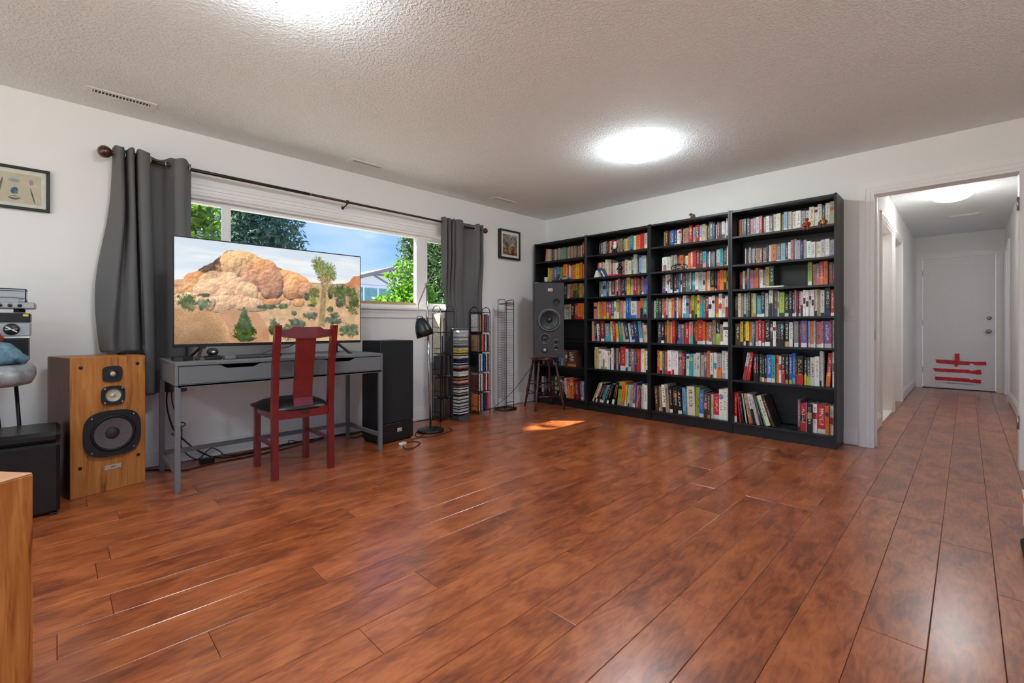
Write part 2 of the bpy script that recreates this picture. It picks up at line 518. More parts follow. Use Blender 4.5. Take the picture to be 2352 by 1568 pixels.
def paint_grid(name, O, U, V, rgb, m, parent):
    """flat print: a fine grid carrying its own picture; rgb is (rows, cols, 3) in sRGB 0-255, row 0 at the top; V points down"""
    h, w_ = rgb.shape[:2]
    O, U, V = np.array(O, float), np.array(U, float), np.array(V, float)
    s, t = np.meshgrid(np.linspace(0, 1, w_), np.linspace(0, 1, h))
    pts = O + s[..., None]*U + t[..., None]*V
    idx = np.arange(h*w_).reshape(h, w_)
    q = np.stack([idx[:-1,:-1], idx[1:,:-1], idx[1:,1:], idx[:-1,1:]], -1).reshape(-1, 4)
    me = bpy.data.meshes.new(name)
    me.from_pydata(pts.reshape(-1,3).tolist(), [], q.tolist())
    c = np.clip(rgb.reshape(-1,3)/255.0, 0, 1)
    l = np.where(c <= .04045, c/12.92, ((c+.055)/1.055)**2.4)
    at = me.color_attributes.new('col', 'FLOAT_COLOR', 'POINT')
    at.data.foreach_set('color', np.concatenate([l, np.ones((len(l),1))], 1).astype(np.float32).ravel())
    me.materials.append(M[m])
    o = bpy.data.objects.new(name, me); col.objects.link(o)
    if parent is not None: o.parent = parent
    return o

def vnoise(h, w_, cell, seed, octaves=4):
    """tileable-enough value noise 0..1"""
    rs = np.random.RandomState(seed); out = np.zeros((h, w_)); amp = 1.0; tot = 0
    for k in range(octaves):
        c = max(1.0, cell / 2**k)
        gh, gw = int(h/c)+3, int(w_/c)+3
        g = rs.rand(gh, gw)
        yy, xx = np.arange(h)/c, np.arange(w_)/c
        y0, x0 = yy.astype(int), xx.astype(int)
        fy, fx = (yy-y0)[:,None], (xx-x0)[None,:]
        fy, fx = fy*fy*(3-2*fy), fx*fx*(3-2*fx)
        a = g[y0][:,x0]; b = g[y0][:,x0+1]; c_ = g[y0+1][:,x0]; d = g[y0+1][:,x0+1]
        out += amp*((a*(1-fx)+b*fx)*(1-fy) + (c_*(1-fx)+d*fx)*fy); tot += amp; amp *= .55
    return out/tot

# ================================================================= the room
XW, YB, H = -3.978, 4.604, 2.378          # window wall, bookcase wall, ceiling
XR, YF = 1.55, -2.75                      # wall to the right, wall behind the camera
TW = 0.12
OPL, OPR, OPT = -0.535, 0.262, 2.032      # hall opening in the bookcase wall
HL, HR, YH = -0.60, 0.39, 9.70            # hall
W0, W1, WZ0, WZ1 = 0.36, 3.24, 1.15, 1.925  # window opening

# floor planks, 1.22 m long, in rows along the window wall
floor_o = MB().box(XW-0.1, XR+0.1, YF-0.1, YB+TW, -0.06, -0.0121).box(HL-0.9, HR+0.9, YB+TW, YH+0.05, -0.06, -0.0121).build('floor', 'sub')
struct(floor_o, 'reddish brown laminate plank floor')
PW, PL = 0.1627, 1.22
def plank_mesh():
    g, b, d = 0.0007, 0.0016, 0.0010
    x0, x1, y0, y1 = g, PW-g, g, PL-g
    v = [(x0,y0,-.012),(x1,y0,-.012),(x1,y1,-.012),(x0,y1,-.012),
         (x0,y0,-d),(x1,y0,-d),(x1,y1,-d),(x0,y1,-d),
         (x0+b,y0+b,0),(x1-b,y0+b,0),(x1-b,y1-b,0),(x0+b,y1-b,0)]
    f = [(0,3,2,1),(0,1,5,4),(1,2,6,5),(2,3,7,6),(3,0,4,7),(4,5,9,8),(5,6,10,9),(6,7,11,10),(7,4,8,11),(8,9,10,11)]
    me = bpy.data.meshes.new('plank'); me.from_pydata(v, [], f); me.materials.append(M['floor']); return me
PMESH = plank_mesh()
PHASE = {7:.684, 8:1.0, 11:1.216, 12:1.351, 6:1.555, 5:1.19, 15:.153, 9:.337, 10:.722, 2:2.407, 1:2.068, 0:1.843, -1:2.82, -2:2.41, 3:1.587, 4:.35}
rng = random.Random(4)
def lay_plank(xa, y0, y1, wfrac=1.0):
    o = bpy.data.objects.new('plank', PMESH); col.objects.link(o); o.parent = floor_o
    o.location = (xa, y0, 0); o.scale = (wfrac, (y1-y0)/PL, 1)
for n in range(-11, 25):
    xa = -0.085 - PW*(n+1)
    xb = xa + PW
    ph = PHASE.get(n, rng.random()*PL)
    hall = xb > HL and xa < HR
    ylo, yhi = (-1.6, YH) if hall else (-1.6, YB)
    if xa > 0.4: ylo = 1.0                         # far right corner of the room
    if xa < XW: xa2 = XW
    else: xa2 = xa
    k = math.floor((ylo-ph)/PL)
    y = ph + k*PL
    while y < yhi:
        a, b = max(y, ylo), min(y+PL, yhi)
        if b-a > .02: lay_plank(xa2, a, b, (xb-xa2)/PW)
        y += PL
# the part behind the camera, not in view
MB().box(XW, XR, YF, -1.602, -0.012, 0.0).build('rear_planks', 'floor', floor_o)

struct(MB().box(XW-TW, XR+TW, YF-TW, YB+TW, H, H+0.08).box(HL-1.4, HR+1.4, YB+TW, YH+TW, H, H+0.08).build('ceiling', 'ceiling'), 'white textured ceiling')

wl = MB()
wl.box(XW-TW, XW, YF, W0, 0, H).box(XW-TW, XW, W1, YB, 0, H).box(XW-TW, XW, W0, W1, 0, WZ0).box(XW-TW, XW, W0, W1, WZ1, H)
struct(wl.build('wall_left', 'wall'), 'white wall with the wide window')
wb = MB()
wb.box(XW-TW, OPL, YB, YB+TW, 0, H).box(OPR, XR+TW, YB, YB+TW, 0, H).box(OPL, OPR, YB, YB+TW, OPT, H)
struct(wb.build('wall_back', 'wall'), 'white wall behind the bookcases with hall opening')
RW0, RW1, RZ0, RZ1 = -1.3, 3.1, .75, 2.05    # unseen window added in the right-hand wall, daylight for the ceiling
struct(MB().box(XR, XR+TW, YF, RW0, 0, H).box(XR, XR+TW, RW1, YB, 0, H).box(XR, XR+TW, RW0, RW1, 0, RZ0).box(XR, XR+TW, RW0, RW1, RZ1, H).build('wall_right', 'wall'))
rwn = empty('window_3'); struct(rwn, 'wide window in the right-hand wall')
for k in range(3):
    a, b = RW0+(RW1-RW0)*k/3, RW0+(RW1-RW0)*(k+1)/3
    MB().box(XR+.03, XR+.09, a, a+.04, RZ0, RZ1).box(XR+.03, XR+.09, b-.04, b, RZ0, RZ1).box(XR+.03, XR+.09, a+.04, b-.04, RZ0, RZ0+.05).box(XR+.03, XR+.09, a+.04, b-.04, RZ1-.05, RZ1).build('window_frame', 'trim', rwn)
    MB().box(XR+.057, XR+.063, a+.04, b-.04, RZ0+.05, RZ1-.05).build('pane', 'glass', rwn)
PD0, PD1, PDT = -3.3, 0.9, 2.1            # unseen glazed doors added behind the viewer as daylight fill
struct(MB().box(XW-TW, PD0, YF-TW, YF, 0, H).box(PD1, XR+TW, YF-TW, YF, 0, H).box(PD0, PD1, YF-TW, YF, PDT, H).build('wall_front', 'wall'))
pdo = empty('window_2'); struct(pdo, 'glazed patio doors behind the viewer')
for k in range(3):
    a, b = PD0+(PD1-PD0)*k/3, PD0+(PD1-PD0)*(k+1)/3
    fm = MB().box(a, a+.05, YF-.09, YF-.03, 0, PDT).box(b-.05, b, YF-.09, YF-.03, 0, PDT).box(a+.05, b-.05, YF-.09, YF-.03, 0, .07).box(a+.05, b-.05, YF-.09, YF-.03, PDT-.06, PDT)
    fm.build('door_frame', 'trim', pdo)
    MB().box(a+.05, b-.05, YF-.063, YF-.057, .07, PDT-.06).build('pane', 'glass', pdo)
struct(MB().box(XW-1, XR+1, YF-TW-1.7, YF-TW, H+.02, H+.14).build('roof_eave', 'trim'))  # unseen eave added to keep direct sun out of the rear doors

# hall
D1a, D1b, D2a, D2b = 5.72, 6.66, 6.84, 7.66
DT = 2.03
hl = MB()
hl.box(HL-TW, HL, YB+TW, D1a, 0, H).box(HL-TW, HL, D1b, D2a, 0, H).box(HL-TW, HL, D2b, YH, 0, H)
hl.box(HL-TW, HL, D1a, D1b, DT, H).box(HL-TW, HL, D2a, D2b, DT, H)
struct(hl.build('wall_hall_left', 'wall'))
hr = MB()
hr.box(HR, HR+TW, YB+TW, 8.72, 0, H).box(HR, HR+TW, 9.5, YH, 0, H).box(HR, HR+TW, 8.72, 9.5, DT, H)
struct(hr.build('wall_hall_right', 'wall'))
fx0, fx1, ft = -0.50, 0.30, 2.023
he = MB()
he.box(HL-TW, fx0, YH, YH+TW, 0, H).box(fx1, HR+TW, YH, YH+TW, 0, H).box(fx0, fx1, YH, YH+TW, ft, H)
struct(he.build('wall_hall_end', 'wall'))
# side rooms opening off the hall
sr = MB()
sr.box(HL-1.4, HL-1.32, D1a-.3, D2b+.3, 0, H).box(HL-1.4, HL-TW, D1a-.38, D1a-.3, 0, H).box(HL-1.4, HL-TW, D2b+.3, D2b+.38, 0, H).box(HL-1.32, HL-TW, 6.7, 6.78, 0, H)
struct(sr.build('wall_side_room', 'wall'))
struct(MB().box(HR+1.3, HR+1.4, 8.4, 9.8, 0, H).box(HR+TW, HR+1.3, 8.4, 8.46, 0, H).build('wall_side_room_right', 'wall'))

def casing(name, pts_u, axis, plane, out, wdt=0.085, label=None):
    """moulded casing: legs and head around an opening; pts_u=(u0,u1,top)"""
    u0, u1, top = pts_u
    root = empty(name); struct(root, label)
    steps = [(0.0, wdt, 0.010), (wdt*.12, wdt*.95, 0.014), (wdt*.45, wdt*.88, 0.019)]
    def leg(side):
        mb = MB()
        for a, b, t in steps:
            if side < 0: ua, ub = u0-b, u0-a
            else: ua, ub = u1+a, u1+b
            if axis == 'X': mb.box(ua, ub, plane, plane+out*t, 0, top+b)
            else: mb.box(plane, plane+out*t, ua, ub, 0, top+b)
        return mb
    for sd in (-1, 1): leg(sd).build('casing_leg', 'trim', root)
    mb = MB()
    for a, b, t in steps:
        if axis == 'X': mb.box(u0-a, u1+a, plane, plane+out*(t-.0004), top+a, top+b)
        else: mb.box(plane, plane+out*(t-.0004), u0-a, u1+a, top+a, top+b)
    mb.build('casing_head', 'trim', root)
    return root
c1 = casing('trim_1', (OPL, OPR, OPT), 'X', YB, -1, 0.088, 'white moulded casing around the hall opening')
mb = MB()
mb.box(OPL, OPL+.012, YB-.008, YB+TW+.008, 0, OPT).build('jamb', 'trim', c1)
MB().box(OPR-.012, OPR, YB-.008, YB+TW+.008, 0, OPT).build('jamb', 'trim', c1)
MB().box(OPL+.012, OPR-.012, YB-.008, YB+TW+.008, OPT-.012, OPT).build('jamb', 'trim', c1)
MB().box(OPL+.012, OPL+.024, YB+.055, YB+.075, 0, OPT-.012).build('door_stop', 'trim', c1)
MB().cbox(OPL+.012, OPL+.0145, YB+.02, YB+.045, .86, .95, .001).build('strike_plate', 'steel', c1)
for z in (.32, 1.80):
    h_ = MB().cbox(OPR-.0145, OPR-.012, YB+.004, YB+.05, z-.045, z+.045, .001).tube([(OPR-.018, YB-.010, z-.045), (OPR-.018, YB-.010, z+.045)], .0065, 8)
    h_.build('hinge', 'steel', c1)

cH1 = casing('trim_2', (D1a, D1b, DT), 'Y', HL, 1, 0.07, 'white casing of the first door off the hall')
cH2 = casing('trim_3', (D2a, D2b, DT), 'Y', HL, 1, 0.07, 'white casing of the second opening off the hall')
for root, a, b in ((cH1, D1a, D1b), (cH2, D2a, D2b)):
    MB().box(HL-TW, HL+.004, a, a+.012, 0, DT).build('jamb', 'trim', root)
    MB().box(HL-TW, HL+.004, b-.012, b, 0, DT).build('jamb', 'trim', root)
    MB().box(HL-TW, HL+.004, a+.012, b-.012, DT-.012, DT).build('jamb', 'trim', root)
MB().cbox(HL-TW+.01, HL+.006, D1a+.012, D1b-.012, 0.0, .018, .004).build('threshold', 'trim', cH1)
cR = casing('trim_4', (8.72, 9.5, DT), 'Y', HR, -1, 0.07, 'white casing on the right side of the hall')
MB().box(HR-.004, HR+TW, 8.72, 8.732, 0, DT).build('jamb', 'trim', cR)
MB().box(HR-.004, HR+TW, 9.488, 9.5, 0, DT).build('jamb', 'trim', cR)
cF = casing('trim_5', (fx0, fx1, ft), 'X', YH, -1, 0.078, 'white casing around the far hall door')

# doors
d1 = empty('door_1'); struct(d1, 'white flush door at the far end of the hall with red tape')
MB().cbox(fx0+.004, fx1-.004, YH+.012, YH+.05, .012, ft-.004, .002).build('door_leaf', 'door', d1)
MB().box(fx0, fx1, YH-.004, YH+.06, -.002, .008).build('sweep', 'rubber', d1)
MB().lathe([(0,0),(.013,.001),(.03,.004),(.03,.008),(.012,.012),(.012,.03),(.026,.04),(.029,.052),(.022,.062),(0,.065)], 16, (0,0,0), 'Y').xf(Matrix.Translation((.226, YH+.012, .889)) @ Matrix.Scale(-1, 4, (0,1,0))).build('knob', 'steel', d1)
MB().lathe([(0,0),(.028,0),(.028,.008),(.02,.014),(.014,.02),(0,.021)], 16, (0,0,0), 'Y').xf(Matrix.Translation((.231, YH+.012, 1.088)) @ Matrix.Scale(-1, 4, (0,1,0))).build('deadbolt', 'steel', d1)
for z in (.28, 1.02, 1.80):
    MB().tube([(fx0+.001, YH+.006, z-.045), (fx0+.001, YH+.006, z+.045)], .006, 8).build('hinge', 'steel', d1)
pf = MB().cbox(-.34, .10, YH+.004, YH+.012, .10, .42, .003).build('pet_flap', 'door', d1)
MB().box(-.22, .06, YH-.001, YH+.004, .092, .098).build('flap_rim', 'steel', pf)
d2 = empty('door_2'); struct(d2, 'white door standing behind the first hall casing')
MB().cbox(HL-TW-.02, HL-TW+.018, D1a+.014, D1b-.014, .02, DT-.015, .002).build('door_leaf', 'door', d2)
MB().tube([(HL-TW+.02, D1a+.03, .2), (HL-TW+.02, D1a+.03, .31)], .007, 8).build('hinge', 'steel', d2)
d3 = empty('door_3'); struct(d3, 'white door folded open against the wall right of the hall opening')
MB().cbox(OPR+.015, OPR+.785, YB-.078, YB-.042, .012, OPT-.01, .002).build('door_leaf', 'door', d3)

# red tape strips on the far door
def tape(pts, label, zoff=0.0):
    ya = YH+.012-.0012-zoff
    v = [(x, ya, z) for x, z in pts]
    mb = MB(); mb.prism(pts, 'Y', ya-.0012, ya)
    o = mb.build('tape_strip', 'red_tape'); tag(o, label, 'tape', 'red tape strips on the far door'); return o
def fd(u, v):       # far door picture point -> (x, z)
    t = (u-1176)/FPX; s_, c_ = math.sin(YAW), math.cos(YAW)
    dx, dy, dz = -s_+c_*t, c_+s_*t, -(v-HORIZON)/FPX
    k = (YH+.01)/dy
    return (k*dx, CAM_H+k*dz)
def tz(pts): return [fd(2100+x/11.76, 790+y/11.76) for x, y in pts]
tape(tz([(570,410),(1080,440),(1500,475),(1940,480),(1950,575),(1650,570),(1540,505),(1480,570),(1090,550),(600,510)]), 'top horizontal strip of red tape on the far hall door', .009)
tape(tz([(1090,255),(1225,255),(1215,545),(1150,610),(1085,605)]), 'short upright strip of red tape crossing the top strip', .0115)
tape(tz([(505,645),(1230,680),(1480,690),(1520,720),(1790,685),(1825,800),(1750,820),(1490,790),(1230,775),(565,735)]), 'middle horizontal strip of red tape on the far hall door', .009)
tape(tz([(555,875),(1150,905),(1470,930),(1530,965),(1610,945),(1800,965),(1805,1060),(1650,1050),(1480,1030),(1150,1005),(575,965)]), 'bottom horizontal strip of red tape on the far hall door', .009)

# baseboards: stepped profile with a dark gap at the floor
def baseboard(name, pts, label=None):
    """pts = list of (axis, plane, out, a, b)"""
    mb = MB()
    for ax, pl, out, a, b in pts:
        for z0, z1, t in ((.006, .105, .014), (.105, .122, .010), (.122, .135, .006)):
            if ax == 'Y': mb.box(pl, pl+out*t, a, b, z0, z1)
            else: mb.box(a, b, pl, pl+out*t, z0, z1)
    return struct(mb.build(name, 'trim'), label)
baseboard('baseboard_left', [('Y', XW, 1, YF, YB-.014)], 'white stepped baseboard under the window')
baseboard('baseboard_back', [('X', YB, -1, XW, OPL-.09), ('X', YB, -1, OPR+.09, XR)])
baseboard('baseboard_right', [('Y', XR, -1, YF, YB)])
baseboard('baseboard_hall_left', [('Y', HL, 1, YB+TW, D1a-.07), ('Y', HL, 1, D2b+.07, YH)])
baseboard('baseboard_hall_right', [('Y', HR, -1, YB+TW, 8.72-.07)])
baseboard('baseboard_hall_end', [('X', YH, -1, HL, fx0-.08)])

# ---------------------------------------------------------------- window
win = empty('window_1'); struct(win, 'wide three-pane window with white frame')
GX = -4.06
fr = MB()
fr.box(GX-.03, GX+.03, W0, W1, WZ0, WZ0+.035).box(GX-.03, GX+.03, W0, W1, WZ1-.04, WZ1)
fr.box(GX-.03, GX+.03, W0, W0+.045, WZ0, WZ1).box(GX-.03, GX+.03, W1-.045, W1, WZ0, WZ1)
fr.build('window_frame', 'trim', win)
for a, b in ((.889, .944), (2.622, 2.735)):
    MB().cbox(GX-.028, GX+.034, a, b, WZ0+.035, WZ1-.04, .006).build('mullion', 'trim', win)
MB().cbox(GX-.02, GX+.02, 2.735, 2.765, WZ0+.035, WZ1-.04, .003).box(GX-.02, GX+.02, 2.765, W1-.045, WZ0+.035, WZ0+.06).box(GX-.02, GX+.02, 2.765, W1-.045, WZ1-.06, WZ1-.04).build('sash', 'trim', win)
for a, b in ((W0+.045, .889), (.944, 2.622), (2.735, W1-.045)):
    MB().box(GX-.003, GX+.003, a, b, WZ0+.035, WZ1-.04).build('pane', 'glass', win)
MB().cbox(GX+.004, GX+.028, .95, 2.618, WZ0+.032, WZ0+.062, .002).build('wood_strip', 'strip', win)
rv = MB()
rv.box(GX+.03, XW, W0, W0+.012, WZ0, WZ1).box(GX+.03, XW, W1-.012, W1, WZ0, WZ1).box(GX+.03, XW, W0, W1, WZ1-.012, WZ1)
rv.build('reveal', 'trim', win)
MB().cbox(GX+.03, XW+.045, W0-.11, W1+.11, WZ0-.02, WZ0+.004, .006).build('window_sill', 'trim', win)
MB().box(XW, XW+.016, W0-.09, W1+.09, WZ0-.096, WZ0-.02).box(XW, XW+.024, W0-.09, W1+.09, WZ0-.04, WZ0-.02).box(XW, XW+.02, W0-.09, W1+.09, WZ0-.052, WZ0-.04).build('apron', 'trim', win)
hd = MB()
for z0, z1, t in ((0, .09, .012), (.006, .018, .02), (.026, .04, .018), (.05, .085, .02), (.078, .09, .026)):
    hd.box(XW, XW+t, W0-.09, W1+.09, WZ1+z0, WZ1+z1)
hd.build('head_casing', 'trim', win)
for a, b in ((W0-.09, W0), (W1, W1+.09)):
    MB().box(XW, XW+.012, a, b, WZ0, WZ1).box(XW, XW+.02, a+.02, b-.02, WZ0, WZ1).build('side_casing', 'trim', win)

# ================================================================= lamps
def ceiling_light(x, y, label, bowl='bowl'):
    root = empty('ceiling_light', (x, y, H)); tag(root, label, 'light', 'flush ceiling lights')
    MB().lathe([(0,-.001),(.125,-.001),(.13,-.006),(.13,-.02),(.12,-.024),(0,-.024)], 32).build('base_plate', 'white_plastic', root)
    MB().lathe([(.165,-.030),(.168,-.034),(.160,-.050),(.135,-.072),(.095,-.090),(.05,-.100),(0,-.103)], 36, caps=False).build('glass_bowl', bowl, root)
    for k in range(3):
        a = 2*math.pi*k/3 + .9
        c, s_ = math.cos(a), math.sin(a)
        MB().tube([(.12*c,.12*s_,-.012),(.174*c,.174*s_,-.016),(.176*c,.176*s_,-.042)], .003, 6).lathe([(0,-.05),(.006,-.048),(.006,-.04),(0,-.038)], 8, (.176*c,.176*s_,0)).build('clip', 'chrome', root)
    return root
ceiling_light(-1.83, 3.24, 'lit frosted bowl ceiling light nearest the bookcases')
ceiling_light(-1.87, 0.62, 'lit frosted bowl ceiling light above the middle of the room')
ceiling_light(-1.87, -1.7, 'lit frosted bowl ceiling light behind the viewer')  # extra lamp out of frame, added to brighten the room
ceiling_light(0.55, -1.7, 'lit frosted bowl ceiling light behind the viewer on the right')  # second added lamp out of frame, lifts the ambient light
ceiling_light(-0.113, 6.62, 'lit frosted bowl ceiling light in the hall', 'hall_bowl')

# ceiling vents
def vent(x, y, label, n=17, closed=False):
    root = empty('ceiling_vent', (x, y, H)); tag(root, label, 'vent', 'white ceiling vents along the window wall')
    L, Wd = .33, .095
    f = MB()
    f.box(-Wd/2, Wd/2, -L/2, -L/2+.03, -.006, -.001).box(-Wd/2, Wd/2, L/2-.03, L/2, -.006, -.001)
    f.box(-Wd/2, -Wd/2+.026, -L/2+.03, L/2-.03, -.006, -.001).box(Wd/2-.026, Wd/2, -L/2+.03, L/2-.03, -.006, -.001)
    f.build('frame', 'white_plastic', root)
    MB().box(-Wd/2+.02, Wd/2-.02, -L/2+.025, L/2-.025, -.0018, -.0008).build('duct', 'rubber', root)
    sm = None
    for k in range(n):
        yy = -L/2+.03 + (L-.06)*(k+.5)/n
        if sm is None:
            sm = MB().box(-Wd/2+.024, Wd/2-.024, -.0026, .0026, -.0052, -.002).build('slat', 'white_plastic', root); so = sm
        else: so = copy_obj(sm, parent=root)
        so.location = (0, yy, 0)
    for s_ in (-1, 1): MB().lathe([(0,-.0075),(.003,-.007),(.003,-.006)], 8, (0, s_*(L/2-.012), 0)).build('screw', 'steel', root)
vent(-3.67, .276, 'ceiling vent nearest the left edge, above the curtain')
vent(-3.675, 1.894, 'ceiling vent above the middle of the window')
vent(-3.665, 3.52, 'ceiling vent near the corner by the bookcases')
hv = empty('hall_ceiling_vent', (-.03, 8.1, H)); tag(hv, 'small white ceiling vent near the far hall door', 'vent')
MB().cbox(-.15, .15, -.06, .06, -.008, -.001, .002).build('frame', 'white_plastic', hv)
for k in range(5): MB().box(-.13, .13, -.045+.02*k, -.037+.02*k, -.011, -.008).build('slat', 'white_plastic', hv)

# ================================================================= curtain rod and curtains
RX, RZ = -3.88, 2.072
rod = empty('curtain_rod', (RX, 0, RZ)); tag(rod, 'long dark bronze curtain rod with ball finials', 'curtain rod')
rod_z = lambda y: 0.012 - 0.009*(y-.2)
MB().tube([(0, .26, rod_z(.26)), (0, 1.49, rod_z(1.49))], .0125, 12).build('outer_tube', 'bronze', rod)
MB().tube([(0, 1.49, rod_z(1.49)), (0, 3.39, rod_z(3.39))], .0105, 12).build('inner_tube', 'bronze', rod)
MB().tube([(0, 1.485, rod_z(1.49)), (0, 1.492, rod_z(1.49))], .0128, 12).build('collar', 'steel', rod)
fin = [(.010,0),(.014,.004),(.012,.012),(.017,.018),(.017,.024),(.012,.03),(.02,.036),(.034,.05),(.040,.068),(.036,.086),(.022,.1),(0,.106)]
MB().lathe(fin, 20, (0,0,0), 'Y').xf(Matrix.Translation((0,.275,rod_z(.25))) @ Matrix.Scale(-1,4,(0,1,0))).build('finial', 'cherry_ball', rod)
MB().lathe([(r*.8,h*.8) for r,h in fin], 20, (0,0,0), 'Y').xf(Matrix.Translation((0,3.385,rod_z(3.4)))).build('finial', 'cherry_ball', rod)
for y in (.30, 1.81, 3.36):
    MB().tube([(RX*0+XW-RX+.002, y, rod_z(y)-.05), (XW-RX+.012, y, rod_z(y)-.035), (-.02, y, rod_z(y)-.022), (0, y, rod_z(y)-.014)], .006, 8).cbox(XW-RX+.0005, XW-RX+.006, y-.012, y+.012, rod_z(y)-.085, rod_z(y)-.02, .002).tube([(0, y-.008, rod_z(y)), (0, y+.008, rod_z(y))], .018, 12).build('bracket', 'bronze', rod)

def smooth_curve(ctrl, n):
    """Catmull-Rom through control points, resampled"""
    p = np.array(ctrl, float); m = len(p); out = []
    for i in range(n):
        t = i/(n-1)*(m-1); k = min(int(t), m-2); f = t-k
        p0, p1, p2, p3 = p[max(k-1,0)], p[k], p[k+1], p[min(k+2,m-1)]
        out.append(.5*((2*p1)+(-p0+p2)*f+(2*p0-5*p1+4*p2-p3)*f*f+(-p0+3*p1-3*p2+p3)*f**3))
    return np.array(out)
def cloth(levels, nu, nv, th=0.003):
    """levels: list of (z, [(y, x) ...]) all with the same number of control points"""
    rows = [(z, smooth_curve(c, nu)) for z, c in levels]
    zs = [r[0] for r in rows]; arr = np.array([r[1] for r in rows])
    v = []; 
    for j in range(nv):
        t = j/(nv-1)*(len(zs)-1); k = min(int(t), len(zs)-2); f = t-k
        p0, p1, p2, p3 = arr[max(k-1,0)], arr[k], arr[k+1], arr[min(k+2,len(zs)-1)]
        q = .5*((2*p1)+(-p0+p2)*f+(2*p0-5*p1+4*p2-p3)*f*f+(-p0+3*p1-3*p2+p3)*f**3)
        z = zs[k]*(1-f)+zs[k+1]*f
        for i in range(nu): v.append((q[i,1], q[i,0], z + .006*math.sin(i*.35)*(1 if j == 0 else 0)))
    f = [(j*nu+i, (j+1)*nu+i, (j+1)*nu+i+1, j*nu+i+1) for j in range(nv-1) for i in range(nu-1)]
    mb = MB(); mb.add(v, f, True); return mb
def finish_cloth(o):
    s_ = o.modifiers.new('thickness', 'SOLIDIFY'); s_.thickness = .003; s_.offset = 0
F, B_ = RX+.05, RX-.045
topL = [(.245,B_),(.262,F),(.292,F),(.305,B_+.02),(.322,F),(.345,F),(.36,B_+.02),(.372,F+.01),(.425,F),(.437,B_),(.50,B_-.012),(.545,RX),(.565,F),(.615,F+.005),(.652,RX-.01),(.668,B_)]
upL = [(.225,B_),(.262,F-.01),(.296,F),(.31,B_+.02),(.328,F),(.352,F),(.365,B_+.02),(.38,F+.01),(.432,F),(.447,B_),(.505,B_-.01),(.55,RX),(.57,F),(.618,F+.005),(.652,RX-.01),(.667,B_)]
midL = [(.165,B_+.01),(.215,B_+.06),(.262,F),(.29,B_+.06),(.33,F+.01),(.362,F),(.375,B_+.03),(.395,F+.02),(.445,F),(.462,B_),(.51,B_),(.55,RX),(.575,F-.01),(.62,F),(.648,RX),(.66,B_)]
lowL = [(.18,B_+.02),(.205,B_+.07),(.24,F+.01),(.28,B_+.06),(.335,F+.02),(.37,F),(.385,B_+.05),(.405,F+.02),(.45,F),(.468,B_),(.515,B_),(.55,RX),(.58,RX+.02),(.62,RX+.02),(.64,RX),(.65,B_+.02)]
botL = [(.25,B_+.03),(.26,B_+.06),(.28,F-.02),(.30,B_+.06),(.34,F-.01),(.372,F-.02),(.39,B_+.05),(.41,F),(.452,F-.01),(.47,B_),(.515,B_),(.55,RX),(.58,RX+.02),(.61,RX+.02),(.63,RX),(.64,B_+.02)]
cl = cloth([(2.125,topL),(2.02,topL),(1.7,upL),(1.25,midL),(.85,lowL),(.515,botL)], 130, 60)
cl.v = [(x, y, max(z, .806)) if y < .402 else (x, y, z) for x, y, z in cl.v]
cl = cl.build('curtain', 'curtain', fix=False)
tag(cl, 'grey blackout curtain bunched at the left end of the rod', 'curtain', 'grey grommet curtains'); finish_cloth(cl)
def ring(y, x, ang):
    pts = [(math.sin(t)*.0, .02*math.cos(t), .02*math.sin(t)) for t in [2*math.pi*k/18 for k in range(18)]]
    mb = MB().tube(pts, .0048, 8, closed=True)
    mb.xf(Matrix.Translation((x, y, RZ+rod_z(y))) @ Matrix.Rotation(ang, 4, 'Z')); return mb
ring(.527, RX-.006, R(58)).build('grommet', 'steel', cl); ring(.640, RX+.006, R(-58)).build('grommet', 'steel', cl)
ring(.300, RX, R(-75)).build('grommet', 'steel', cl); ring(.43, RX, R(-75)).build('grommet', 'steel', cl)
hem = MB(); hem.tube([(F-.004, .366, 2.1), (F-.002, .372, 1.7), (F+.004, .384, 1.25), (F+.012, .394, .85)], .004, 6)
hem.build('hem', 'curtain_hem', cl)
topR = [(2.832,RX-.01),(2.845,F-.01),(2.865,F),(2.878,B_+.02),(2.895,F),(2.915,F),(2.93,B_+.02),(2.945,F),(2.965,F),(2.98,B_+.03),(3.0,F-.01),(3.09,F-.015),(3.12,B_),(3.2,B_-.01),(3.27,RX-.01),(3.30,F-.03),(3.335,F-.02),(3.36,B_+.02),(3.385,RX+.02),(3.396,F-.03)]
midR = [(2.86,RX-.02),(2.875,F-.01),(2.892,F),(2.905,B_+.02),(2.917,F),(2.937,F),(2.95,B_+.02),(2.962,F),(2.987,F),(3.0,B_+.03),(3.03,F-.01),(3.11,F-.015),(3.14,B_),(3.21,B_+.005),(3.27,RX),(3.30,F-.03),(3.34,F-.02),(3.37,B_+.03),(3.395,RX+.02),(3.41,F-.03)]
botR = [(2.93,RX-.03),(2.94,F-.01),(2.955,F),(2.965,B_+.02),(2.977,F),(2.992,F),(3.0,B_+.02),(3.015,F),(3.05,F+.005),(3.065,B_+.03),(3.09,F-.01),(3.14,F-.015),(3.17,B_),(3.22,B_+.01),(3.28,RX),(3.31,F-.03),(3.36,F-.02),(3.39,B_+.04),(3.415,RX+.02),(3.43,F-.03)]
cr_ = cloth([(2.105,topR),(1.75,topR),(1.45,midR),(1.1,botR),(.53,botR)], 140, 60)
def tuck(p):
    f = min(1.0, max(0.0, (1.75-p[2])/.58)); f = f*f*(3-2*f)
    return (p[0]*(1-f) + f*(-3.921+(p[0]-RX)*.07), p[1], p[2])
cr_.v = [tuck(p) for p in cr_.v]
cr_ = cr_.build('curtain', 'curtain', fix=False)
tag(cr_, 'grey blackout curtain gathered at the right end of the rod', 'curtain', 'grey grommet curtains'); finish_cloth(cr_)
